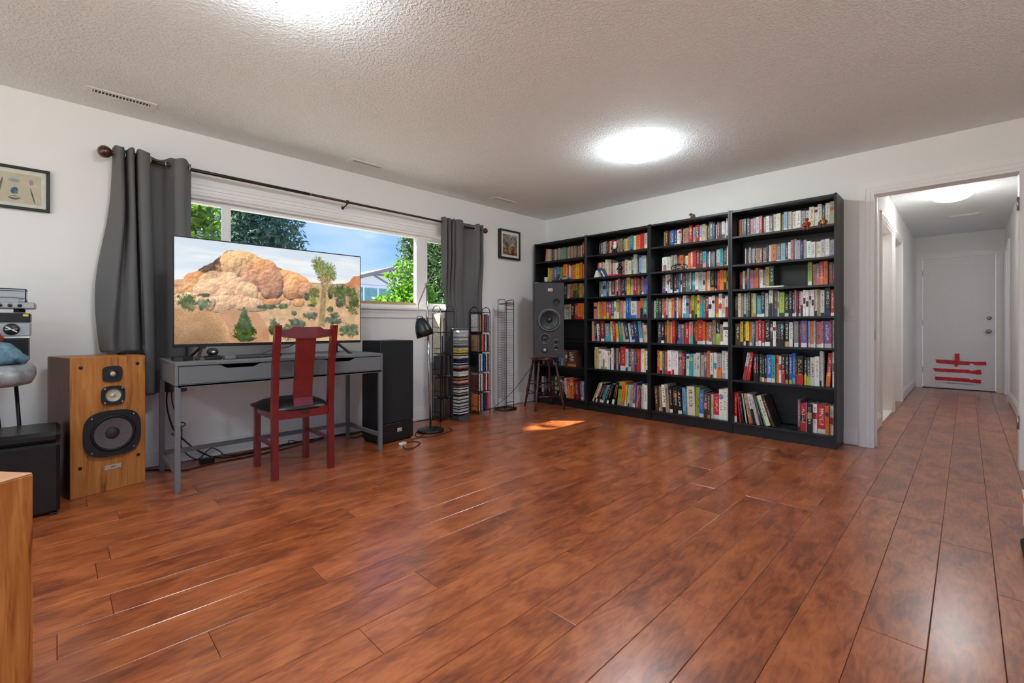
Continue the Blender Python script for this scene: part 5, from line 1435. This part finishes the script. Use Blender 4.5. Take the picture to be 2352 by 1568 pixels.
ap = cp(963,728,dl-.085); ax = (cp(977,771,dl-.085)-ap).normalized()
q = Vector((0,0,1)).rotation_difference(ax).to_matrix().to_4x4()
MB().lathe([(0,-.012),(.020,-.010),(.034,.004),(.036,.014),(.03,.016)], 24, caps=False).xf(Matrix.Translation(ap) @ q).build('socket_cap', 'chrome', fl)
MB().lathe([(.026,.012),(.042,.03),(.062,.075),(.074,.125),(.080,.180),(.0785,.180),(.072,.125),(.060,.075),(.040,.032)], 36, caps=False).xf(Matrix.Translation(ap) @ q).build('shade', 'black_plastic', fl)
MB().lathe([(.010,.03),(.014,.06),(.028,.10),(.022,.13),(0,.14)], 16, caps=False).xf(Matrix.Translation(ap) @ q).build('bulb', 'white_plastic', fl)

# ================================================================= media racks
SPC = ['k','K','g','w','t','b','r','U','m','G','s','R','k','k','w']
def case_obj(name, x0, x1, y0, y1, z0, z1, code, label, cat, group, face='spine'):
    """a disc case: clear shell with a printed spine insert facing +x"""
    mb = MB().cbox(x0, x1, y0, y1, z0, z1, min(.0012, (y1-y0)*.2, (z1-z0)*.2))
    o = mb.build(name, DISC[code], fix=False); tag(o, label, cat, group); return o
DISC = {k: mat('disc_spine_'+CNAME[k].replace(' ', '_'), PAL[k], .25, var=.5, scale=90) for k in PAL}
def dvd_rack(x0, x1, y0, y1, label, fills, rname):
    root = empty('dvd_rack', (0,0,0)); tag(root, label, 'rack', 'black wire disc racks')
    lev = [.035, .252, .470, .688, .905]; zt = 1.122; r = .0045
    for x in (x0, x1):
        for y in (y0, y1): MB().tube([(x,y,0.0),(x,y,zt)], r, 8).build('post', 'black_paint', root)
    for y in (y0, y1):
        cxx = (x0+x1)/2; rr = (x1-x0)/2
        MB().tube([(cxx+rr*math.cos(t), y, zt+rr*.82*math.sin(t)) for t in [math.pi*k/14 for k in range(15)]], r, 8).build('handle_loop', 'black_paint', root)
    for z in lev+[zt]:
        s_ = MB()
        s_.tube([(x0,y0,z),(x0,y1,z)], .0035, 6).tube([(x1,y0,z),(x1,y1,z)], .0035, 6).tube([(x0,y0,z),(x1,y0,z)], .0035, 6).tube([(x0,y1,z),(x1,y1,z)], .0035, 6)
        if z < zt:
            for k in range(1, 5): s_.tube([(x0+(x1-x0)*k/5,y0,z),(x0+(x1-x0)*k/5,y1,z)], .0022, 6)
        s_.build('shelf', 'black_paint', root)
    for y in (y0, y1):
        for z in lev: MB().tube([(x0,y,z+.055),(x1,y,z+.055)], .0025, 6).build('side_wire', 'black_paint', root)
    rg = random.Random(int(y0*100))
    for li, codes in fills.items():
        z = lev[li]+.0045; y = y0+.006; n = len(codes); step = (y1-y0-.012)/n if n > 8 else .0143
        for k, cc in enumerate(codes):
            h_ = .190 - rg.choice((0,0,0,.004,.012)); d = .122
            case_obj('dvd_case', x1-.008-d, x1-.006-rg.uniform(0,.004), y+.0004, y+step-.0004, z, z+h_, cc,
                     f"{CNAME[cc]} disc case, {ordinal(k+1)} from left, {ordinal(5-li)} tier down, {rname}", 'disc case', 'disc cases in the '+rname)
            y += step
dvd_rack(-3.903, -3.765, 2.735, 2.905, 'black wire disc rack with empty upper tiers, nearest the floor lamp', {0:'kKkbkKkbkkK', 1:'bkKkkbKkkbk', 2:'kkbKkkbKkkb', 4:'cc', 3:'ck'}, 'rack nearest the floor lamp')
dvd_rack(-3.903, -3.765, 3.235, 3.408, 'black wire disc rack full of cases, right of the curtain', {4:'wktkbtrkmUgK', 3:'tRkbrtkRwgkb', 2:'kGkwsUkukwKb', 1:'RwkGwkrktwkr', 0:'oyRUskUkRUrr'}, 'full rack right of curtain')
# compact-disc tower
ct_ = empty('cd_tower', (-3.672, 2.893, 0), R(8)); tag(ct_, 'narrow grey tower packed with compact discs between the two wire racks', 'rack')
TWD, TDP = .146, .12
MB().prism([(-TDP,0),(.018,0),(.0,.045),(-TDP,.045)], 'Y', -.004, TWD+.004).build('base', 'charcoal', ct_)
for y in (-.004, TWD): MB().cbox(-TDP, -.075, y, y+.004, .045, .935, .001).build('side_panel', 'charcoal', ct_)
MB().cbox(-TDP, .0, -.004, TWD+.004, .935, .945, .002).build('top', 'grey_ring', ct_)
MB().cbox(-TDP, -TDP+.004, -.004, TWD+.004, .045, .935, .001).build('back_panel', 'charcoal', ct_)
seq = 'GwGGwGgGwgGgGgKgwtyyUykwGUkUkwkGtRkbwGwwkKoktGrkgKwkGwKtkKwGkwckGwKwkGwkw'
nC = len(seq); zz = .93
rot = Matrix.Translation((-3.672, 2.893, 0)) @ Matrix.Rotation(R(8), 4, 'Z')
for k, cc in enumerate(seq):
    th = .0103; gap = .0117 + (.003 if k in (31, 32, 46) else 0)
    zz -= gap
    if zz < .05: break
    o = MB().cbox(-.112+.0, .003+.004*math.sin(k*2.3), .003, .143, zz, zz+th, .0008).xf(rot).build('cd_case', DISC[cc], fix=False)
    tag(o, f"{CNAME[cc]} compact disc case, {ordinal(k+1)} from the top of the grey tower", 'compact disc', 'compact discs in the grey tower')
# empty wire cd rack
wr = empty('wire_cd_rack', (0,0,0)); tag(wr, 'tall empty black wire compact disc rack standing by the stool', 'rack')
wx0, wx1, wy0, wy1 = -3.865, -3.745, 3.625, 3.765
for x in (wx0, wx1):
    for y in (wy0, wy1): MB().tube([(x,y,.012),(x,y,1.265)], .0038, 8).build('post', 'black_paint', wr)
for y in (wy0, wy1):
    MB().tube([(wx0,y,1.262),(wx0+.008,y,1.275),(wx1-.008,y,1.275),(wx1,y,1.262)], .0038, 8).build('top_bend', 'black_paint', wr)
for z in (1.245, 1.205, 1.165, .09): MB().tube([(wx1,wy0,z),(wx1,wy1,z)], .0036, 8).build('cross_bar', 'black_paint', wr)
rung = None
for k in range(52):
    z = .135 + k*.0195
    if rung is None:
        rung = MB().tube([(wx0,wy0,0),(wx1+.004,wy0,0)], .0016, 5).tube([(wx0,wy1,0),(wx1+.004,wy1,0)], .0016, 5).tube([(wx0,wy0,0),(wx0,wy1,0)], .0016, 5).build('rung', 'black_paint', wr); ro = rung
    else: ro = copy_obj(rung, parent=wr)
    ro.location = (0,0,z)
cx_, cy_ = (wx0+wx1)/2, (wy0+wy1)/2
MB().tube([(cx_-.105,cy_-.06,.008),(cx_-.06,cy_-.12,.008),(cx_+.06,cy_-.12,.008),(cx_+.105,cy_-.06,.008),(cx_+.105,cy_+.06,.008),(cx_+.06,cy_+.12,.008),(cx_-.06,cy_+.12,.008),(cx_-.105,cy_+.06,.008)], .0075, 8, closed=True).tube([(wx0,cy_-.12,.008),(wx0,cy_+.12,.008)], .006, 8).tube([(wx1,cy_-.12,.008),(wx1,cy_+.12,.008)], .006, 8).build('base', 'black_paint', wr)
rc = MB().cbox(wx1-.11, wx1+.012, wy0+.003, wy1-.003, 1.222, 1.2325, .001).build('cd_case', DISC['R'], fix=False); tag(rc, 'single maroon compact disc case near the top of the empty wire rack', 'compact disc')

# ================================================================= stereo stack on the padded stand at the left edge
bd_ = empty('padded_stand', (0,0,0)); tag(bd_, 'padded silver-covered stand with thin black legs carrying the stereo', 'stand')
def rrect(x0, x1, y0, y1, r, n=8):
    out = []
    for (cx, cy, a0) in ((x1-r,y1-r,0),(x0+r,y1-r,90),(x0+r,y0+r,180),(x1-r,y0+r,270)):
        for k in range(n+1): a = R(a0+90*k/n); out.append((cx+r*math.cos(a), cy+r*math.sin(a)))
    return out
pad = MB(); rings = []
for (z, ins) in ((.682,.04),(.690,.012),(.712,0),(.75,.002),(.773,.016),(.784,.045)):
    rings.append([(x,y,z) for x,y in rrect(-3.74+ins, -3.13-ins, -.95+ins, -.086-ins, .17-ins*.5)])
n_ = len(rings[0]); pad.v = [p for r_ in rings for p in r_]
for i in range(len(rings)-1):
    for k in range(n_): pad.f.append((i*n_+k, i*n_+(k+1)%n_, (i+1)*n_+(k+1)%n_, (i+1)*n_+k)); pad.smooth.append(True)
pad.f.append(tuple(range(n_))); pad.f.append(tuple((len(rings)-1)*n_+k for k in range(n_))); pad.smooth += [False, False]
pad.build('padded_top', 'board', bd_)
for a, b in (((-3.70,-.17,.684),(-3.76,-.135,0)), ((-3.70,-.85,.684),(-3.76,-.88,0)), ((-3.70,-.25,.684),(-3.735,-.20,0)), ((-3.67,-.85,.684),(-3.71,-.88,0))):
    MB().tube([a, b], .0085, 10).build('leg', 'black_paint', bd_)
def comp(name, z0, z1, y1, mm, label, cat):
    r_ = empty(name, (0,0,z0)); tag(r_, label, cat)
    MB().cbox(-3.70, -3.52, -.52, y1, 0, z1-z0, .003).build('case', mm, r_); return r_
xf_ = -3.52
bx_ = comp('bookshelf_receiver', .786, .910, -.115, 'black_plastic', 'black stereo unit at the bottom of the stack on the stand', 'stereo unit')
MB().cbox(xf_, xf_+.006, -.40, -.125, .012, .112, .003).build('face_panel', 'black_fabric', bx_)
MB().box(-3.6, xf_-.002, -.20, -.11, .1242, .1335).build('spacer', 'white_plastic', bx_)
dk = comp('amplifier', .920, .990, -.108, 'silver', 'silver amplifier with two big black knobs in the stack', 'amplifier')
for y in (-.175, -.28):
    k_ = MB().lathe([(.030,.0),(.030,.012),(.026,.022),(.0,.022)], 28, (xf_, y, .036), 'X', caps=False).build('knob', 'black_plastic', dk)
    MB().bar((xf_+.0225, y-.02, .050), (xf_+.0225, y+.02, .022), .003, .005).bar((xf_+.0225, y-.021, .034), (xf_+.0225, y+.021, .038), .003, .003).build('pointer', 'white_plastic', k_)  # crossed white bars stand for reflections on the knob face
tn = comp('tuner', .992, 1.040, -.108, 'black_plastic', 'slim black tuner with a yellow sticker in the stack', 'tuner')
MB().box(xf_, xf_+.0015, -.135, -.115, .032, .044).build('sticker', mat('yellow_sticker', (222,184,52), .5), tn)
MB().box(xf_, xf_+.001, -.40, -.20, .008, .026).build('dial_window', 'cone_dark', tn)
MB().box(-3.68, xf_-.02, -.46, -.13, .0482, .0535).build('spacer', 'white_plastic', tn)
tt_ = empty('turntable', (0,0,1.046)); tag(tt_, 'silver turntable with a clear dust cover on top of the stack', 'turntable')
for y in (-.15, -.46):
    for x in (-3.66, -3.54): MB().lathe([(0,0),(.02,0),(.02,.018),(0,.018)], 14, (x,y,0)).build('foot', 'rubber', tt_)
MB().cbox(-3.72, -3.50, -.54, -.09, .018, .052, .005).build('plinth', 'silver', tt_)
for y in (-.145, -.18, -.215):
    MB().lathe([(.009,.0),(.009,.008),(.007,.010),(0,.010)], 14, (-3.50, y, .034), 'X', caps=False).build('button', 'black_plastic', tt_)
MB().lathe([(0,.0525),(.1,.0525),(.1,.062),(.096,.064),(0,.064)], 36, (-3.61,-.36,0)).build('platter', 'black_plastic', tt_)
MB().tube([(-3.665,-.14,.053),(-3.665,-.14,.078),(-3.60,-.17,.08),(-3.57,-.25,.078),(-3.575,-.29,.072)], .004, 8).lathe([(0,.052),(.018,.052),(.018,.07),(.008,.08),(0,.08)], 14, (-3.665,-.14,0)).build('tonearm', 'chrome', tt_)
cvr = MB(); X0_, X1_, Y0_, Y1_ = -3.71, -3.515, -.525, -.125
cvr.box(X0_, X1_, Y0_, Y1_, .118, .121).box(X0_, X0_+.003, Y0_, Y1_, .053, .118).box(X1_-.003, X1_, Y0_, Y1_, .053, .118).box(X0_, X1_, Y0_, Y0_+.003, .053, .118).box(X0_, X1_, Y1_-.003, Y1_, .053, .118)
cvr.build('dust_cover', 'clear', tt_)
rim_ = MB()
for a, b in (((X1_,Y0_,.121),(X1_,Y1_,.121)),((X0_,Y0_,.121),(X0_,Y1_,.121)),((X1_,Y1_,.054),(X1_,Y1_,.121)),((X0_,Y1_,.121),(X1_,Y1_,.121))): rim_.tube([a,b], .0025, 6)
rim_.build('cover_edge', 'cone_dark', tt_)
dl_ = empty('cloth_doll', (-3.33, -.25, .7845)); tag(dl_, 'red-haired cloth doll in blue clothes sitting on the padded stand', 'doll')
body = MB(); rr_ = random.Random(3); prof = [(0,0),(.085,.004),(.10,.03),(.085,.07),(.06,.10),(.03,.115),(0,.117)]
body.lathe(prof, 18); body.v = [(x*1.0+rr_.uniform(-.006,.006), y*1.35+rr_.uniform(-.006,.006), z+rr_.uniform(-.003,.003)*(z > .01)) for x,y,z in body.v]; body.build('body', 'denim', dl_)
MB().tube([(.02,.02,.085),(.05,.09,.05),(.06,.14,.018)], [.03,.028,.018], 10).build('arm', 'denim', dl_)
hr_ = MB().lathe([(0,.095),(.035,.10),(.05,.125),(.045,.15),(.025,.168),(0,.172)], 20); hr_.v = [(x+rr_.uniform(-.007,.007), y*1.1+rr_.uniform(-.007,.007), z+rr_.uniform(-.006,.006)) for x,y,z in hr_.v]; hr_.build('hair', 'red_wool', dl_)

# ================================================================= cables and small things by the wall
def cable(pts, r, label, m='cable', n=60):
    o = MB().tube([(max(p[0], XW+.022), p[1], max(p[2], r)) for p in smooth_curve(pts, n)], r, 6).build('cable', m); tag(o, label, 'cable', 'loose cables on the floor'); return o
def fp(u, v, z=0.004):
    t = (u-1176)/FPX; s_, c_ = math.sin(YAW), math.cos(YAW); d = (CAM_H-z)*FPX/(v-HORIZON)
    return ((-s_+c_*t)*d, (c_+s_*t)*d, z)
def xp(u, v, x):
    t = (u-1176)/FPX; s_, c_ = math.sin(YAW), math.cos(YAW); d = x/(-s_+c_*t)
    return (x, (c_+s_*t)*d, CAM_H-(v-HORIZON)/FPX*d)
cable([xp(386,886,-3.9), xp(383,930,-3.9), xp(396,980,-3.9), xp(412,1000,-3.9), xp(440,1025,-3.93), xp(470,1042,-3.94), fp(490,1049), fp(520,1050), fp(560,1043), fp(590,1037)], .005, 'thick black cable dropping behind the left desk leg to the floor')
cable([xp(393,880,-3.91), xp(397,930,-3.91), xp(417,985,-3.91), xp(417,1028,-3.92), fp(450,1053), xp(480,1032,-3.94), xp(490,1029,-3.94), xp(505,1036,-3.94), fp(522,1046), fp(580,1036), fp(660,1020), fp(720,1006)], .0035, 'thin black cable arching up between the desk legs')
cable([xp(398,979,-3.87), xp(415,970,-3.86), xp(425,972,-3.86), xp(422,978,-3.87), xp(400,980,-3.88), xp(418,988,-3.88), xp(395,995,-3.88), xp(400,1000,-3.88), xp(417,1003,-3.89)], .0035, 'tied loop of black cable behind the left desk leg')
cable([fp(300,1083), fp(360,1078), fp(420,1080), fp(480,1066), fp(540,1054), fp(590,1044), fp(650,1031), fp(720,1012), fp(760,1002), fp(800,997), fp(835,990)], .004, 'long dark cable trailing along the wall under the desk')
cable([fp(640,1028), fp(655,1014), xp(668,1011,-3.9), fp(685,1014), fp(705,1009), fp(760,998), fp(790,992), fp(800,1002), fp(815,1004), fp(832,999)], .0035, 'kinked black cable behind the red chair')
cable([fp(925,1020), fp(930,1029), fp(945,1030), fp(965,1018), fp(955,1014), fp(930,1016)], .0035, 'short black cord looped before the tower loudspeaker')
cable([fp(945,1008), fp(960,1005), fp(972,998), fp(965,990), fp(955,994), fp(958,1002), fp(985,1003), fp(1015,996), fp(1038,988), fp(1030,981)], .0035, 'black lamp cord curling round the floor lamp base')
cable([fp(952,966), fp(975,963), fp(1005,964), fp(1012,975), fp(1010,983)], .003, 'thin cord along the wall behind the floor lamp')
cable([(-3.62,4.02,.57), (-3.70,3.93,.40), (-3.78,3.84,.24), (-3.85,3.74,.12), (-3.89,3.63,.045), (-3.80,3.52,.012), (-3.78,3.47,.006)], .0032, 'thin speaker wire falling from the stool to the floor')
pa = MB().cbox(-.025, .025, -.045, .045, 0, .034, .005); q3 = fp(475,1063,0)
pa.xf(Matrix.Translation((q3[0], q3[1], 0)) @ Matrix.Rotation(R(4), 4, 'Z')); o = pa.build('power_adapter', 'black_plastic'); tag(o, 'small black power adapter lying on the floor below the desk', 'adapter')
q3 = fp(925,1018,.01)
pt = MB().cbox(-.02, .02, -.03, .03, 0, .018, .003).xf(Matrix.Translation((q3[0], q3[1], .0)) @ Matrix.Rotation(R(30),4,'Z')).build('white_plug', 'white_plastic'); tag(pt, 'white plug adapter on the floor before the tower loudspeaker', 'adapter')

ou = empty('wall_outlet', (XW, 1.765, .48)); tag(ou, 'white wall outlet under the window behind the desk', 'outlet')
MB().cbox(.0003, .005, -.037, .037, -.058, .058, .002).build('cover_plate', 'white_plastic', ou)
for z in (-.022, .022):
    MB().cbox(.005, .007, -.016, .016, z-.014, z+.014, .002).build('socket', 'white_plastic', ou)
    for y in (-.006, .006): MB().box(.007, .0073, y-.0012, y+.0012, z-.005, z+.005).build('slot', 'rubber', ou)
sw = empty('light_switch', (-.676, YB, 1.075)); tag(sw, 'white rocker light switch beside the rightmost bookcase', 'light switch')
MB().cbox(-.038, .038, -.006, -.0003, -.06, .06, .002).build('cover_plate', 'white_plastic', sw)
MB().cbox(-.017, .017, -.010, -.006, -.034, .034, .002).build('rocker', 'white_plastic', sw)
# poster on the folded door, at the right edge
ps = empty('poster', (0,0,0)); tag(ps, 'dark poster with a red top band on the folded white door', 'poster')
px0, px1, pz0, pz1, py = OPR+.022, OPR+.30, 1.325, 1.735, YB-.0795
MB().cbox(px0, px1, py-.004, py, pz0, pz1, .001).build('backing', 'black_plastic', ps)
Hh, Ww = 120, 80; g = np.zeros((Hh, Ww, 3)); yy, xx = np.mgrid[0:Hh, 0:Ww]/np.array([Hh, Ww])[:, None, None]
g[:] = (34, 34, 40); g += (vnoise(Hh, Ww, 10, 71, 4)[..., None]-.5)*70
g[yy < .05] = (200, 40, 56); k = (yy > .6) & (yy < .93); g[k] = g[k]*.4+np.array((70, 96, 120))*.6
tx = (vnoise(Hh, Ww, 5, 72, 2) > .55) & (yy > .1) & (yy < .55); g[tx] = (214, 210, 212); g[yy > .96] = (220, 220, 220)
paint_grid('poster_print', (px0+.004, py-.0046, pz1-.004), (px1-px0-.008, 0, 0), (0, 0, -(pz1-pz0-.008)), g, 'print', ps)
bxo = empty('shoe_box', (.195, 3.18, 0)); tag(bxo, 'white and orange carton on the floor at the right edge', 'box')
MB().cbox(0, .30, 0, .2, 0, .12, .002).build('carton', 'white_plastic', bxo)
MB().cbox(-.003, .303, -.003, .203, .12, .165, .002).build('lid', 'white_plastic', bxo)
MB().box(-.0045, -.003, .02, .18, .128, .15).build('orange_band', mat('orange_print', (214,120,60), .5), bxo)
bag = MB().cbox(0, .3, 0, .22, 0, .06, .02).xf(Matrix.Translation((.165, 2.78, 0))).build('dark_pouch', 'black_fabric'); tag(bag, 'dark cloth pouch lying on the floor before the carton', 'bag')

# ================================================================= outside the window
gx = struct(MB().box(-60, XW-TW-.02, -30, 60, -.42, -.40).box(XW-TW-.02, 12, -30, YF-TW-.02, -.42, -.40).box(XR+TW+.02, 30, YF-TW-.02, 20, -.42, -.40).build('ground_outside', mat('pale_paving', (178,174,164), .9, var=.1, scale=3)))
def leaves(mb, pts, size, rg, asp=.45, fold=True, droop=0.0):
    for p in pts:
        a, b_ = rg.uniform(0, 2*math.pi), rg.uniform(-.9, .9)
        d = Vector((math.cos(a)*math.cos(b_), math.sin(a)*math.cos(b_), math.sin(b_)-droop)).normalized()
        s_ = size*rg.uniform(.6, 1.35); up = Vector((rg.uniform(-1,1), rg.uniform(-1,1), rg.uniform(-.2,1)))
        n_ = d.cross(up)
        if n_.length < 1e-4: continue
        n_.normalize(); p = Vector(p); m_ = p + d*s_*.5; k = d.cross(n_)*s_*.08
        mb.add([p, m_+n_*s_*asp*.5+k, p+d*s_, m_-n_*s_*asp*.5+k], [(0,1,2,3)])
def plant(name, base, trunk_h, tr_r, pts, size, mm, label, cat, seed, asp=.45, droop=0.0, group=None):
    root = empty(name, base); tag(root, label, cat, group)
    rg = random.Random(seed); mb = MB(); leaves(mb, pts, size, rg, asp, droop=droop)
    f_ = mb.build('foliage', mm, root, fix=False); f_['kind'] = 'stuff'
    MB().tube([(0,0,0),(.03,.02,trunk_h*.5),(0,0,trunk_h)], [tr_r, tr_r*.8, tr_r*.35], 10).build('trunk', 'bark', root)
    return root
def cone_pts(h0, h1, r, n, seed, tiers=16, power=.85):
    rg = random.Random(seed); out = []
    while len(out) < n:
        t = rg.random()**.8; z = h0+(h1-h0)*t; rad = r*(1-t)**power + .08
        a = rg.uniform(0, 2*math.pi); lump = .72+.28*math.sin(a*9+z*5+math.sin(z*11)*2)
        q_ = rad*lump*math.sqrt(rg.uniform(.35, 1)); out.append((q_*math.cos(a), q_*math.sin(a), z - .25*q_))
    return out
def blob_pts(c, r, n, seed, lumps=14):
    rg = random.Random(seed); cs = []
    for _ in range(lumps):
        v_ = Vector((rg.gauss(0,1), rg.gauss(0,1), rg.gauss(0,1))).normalized()*rg.uniform(.3,.8)
        cs.append((c[0]+v_.x*r[0], c[1]+v_.y*r[1], c[2]+v_.z*r[2], rg.uniform(.28,.45)))
    out = []
    for _ in range(n):
        k = rg.choice(cs); v_ = Vector((rg.gauss(0,1), rg.gauss(0,1), rg.gauss(0,1))).normalized()*rg.uniform(.6,1)
        out.append((k[0]+v_.x*k[3]*r[0], k[1]+v_.y*k[3]*r[1], k[2]+v_.z*k[3]*r[2]))
    return out
# big conifer seen above the television
plant('conifer', (-20.0, 5.45, -.4), 12.5, .16, cone_pts(.8, 14.5, 2.75, 36000, 5), .25, 'conifer', 'large dark conifer beyond the window above the television', 'tree', 6, .35, .5)
# cedar columns at the right
for i, (x, y, h_, r_, lb) in enumerate(((-9.4, 6.22, 6.2, .62, 'narrow cedar left of the right window mullion'), (-8.6, 6.55, 6.0, .75, 'narrow cedar behind the right window pane'), (-8.0, 7.3, 6.2, .8, 'narrow cedar outside, nearest the right curtain'))):
    plant('cedar', (x, y, -.4), h_*.9, .08, cone_pts(.2, h_, r_, 17000, 20+i, power=.35), .11, 'cedar', lb, 'tree', 30+i, .4, -.4, 'cedars outside the window')
# laurel shrubs
plant('laurel_shrub', (-7.0, 4.15, -.4), 1.8, .05, blob_pts((0,.22,1.38), (.75,.95,1.0), 5200, 8, 26), .125, 'laurel', 'bright green leafy shrub outside the window', 'shrub', 41, .5)
plant('laurel_shrub', (-6.6, 5.75, -.4), 1.8, .05, blob_pts((0,.1,1.4), (.7,.7,1.0), 3000, 9, 20), .125, 'laurel', 'green leafy shrub outside, seen through the right pane', 'shrub', 42, .5)
# broadleaf trees at the left; the tall one shades the left part of the window
plant('broadleaf_tree', (-8.3, -2.72, -.4), 6.6, .16, blob_pts((.1,0,6.9), (2.2,1.55,2.0), 5200, 12, 34), .24, 'decid', 'tall broadleaf tree outside to the left of the window', 'tree', 43, .55)
plant('broadleaf_tree', (-8.6, 1.25, -.4), 2.7, .06, blob_pts((0,.15,2.95), (.8,.75,.7), 520, 13, 12), .2, 'decid', 'small broadleaf tree outside, seen through the left pane', 'tree', 44, .55)
# neighbouring white house with a gable
hs = empty('neighbour_house', (-27, 15.6, -.4)); tag(hs, 'white neighbouring house with a low gable roof', 'house')
# local: x towards us is +; width along y
pk = 5.06; ev = 3.32; hw = 5.6
MB().prism([(-hw,0),(hw,0),(hw,ev),(0,pk),(-hw,ev)], 'X', -8, 0).build('wall', 'siding', hs)
for s_ in (-1, 1):
    MB().prism([(0,pk+.03),(0,pk+.20),(s_*(hw+.7),ev-.22+.20),(s_*(hw+.7),ev-.22+.03)], 'X', -8.3, .5).build('roof', 'roof', hs)
    MB().prism([(0,pk-.02),(0,pk+.19),(s_*(hw+.7),ev-.22+.19),(s_*(hw+.7),ev-.22-.02)], 'X', .5, .58).build('barge_board', 'house_trim', hs)
MB().box(.0, .05, -1.55, 1.9, 4.62, 4.72).build('beam', 'house_trim', hs)
MB().box(.0, .05, .2, .31, 3.9, 4.62).build('post', 'house_trim', hs)
for s_ in (-1, 1): MB().bar((.03, .25+s_*1.55, 4.64), (.03, .25+s_*.3, 4.05), .06, .10).build('brace', 'house_trim', hs)
MB().box(.0, .06, -5.3, 1.6, 3.86, 3.96).build('lintel', 'siding', hs)
for k in range(6):
    y0_ = -4.9 + k*.98
    w_ = empty('window', (0,0,0)); w_.parent = hs
    MB().box(.0, .03, y0_+.05, y0_+.93, 2.45, 3.80).build('pane', 'win_teal', w_)
    MB().box(.0, .07, y0_-.05, y0_+.05, 2.4, 3.86).box(.0, .07, y0_+.05, y0_+.93, 2.38, 2.45).box(.0, .07, y0_+.05, y0_+.93, 3.80, 3.86).build('window_frame', 'siding', w_)
for (y_, z_) in ((-.05,4.98-.08),(.55,4.98-.08),(.08,4.79),(.42,4.79)): MB().lathe([(0,0),(.09,0),(.09,.06),(0,.06)], 8, (0,y_,z_), 'X').build('vent_block', 'house_trim', hs)
# tan neighbouring house at the left
h2 = empty('tan_house', (-15.5, .1, -.4)); tag(h2, 'tan neighbouring house beyond the left window pane', 'house')
MB().box(-5, 0, -5, 2.35, 0, 3.3).build('wall', 'tan', h2)
MB().prism([(-5.6,3.25),(.6,3.25),(-2.5,4.3)], 'Y', -5.3, 2.6).build('roof', 'roof', h2)
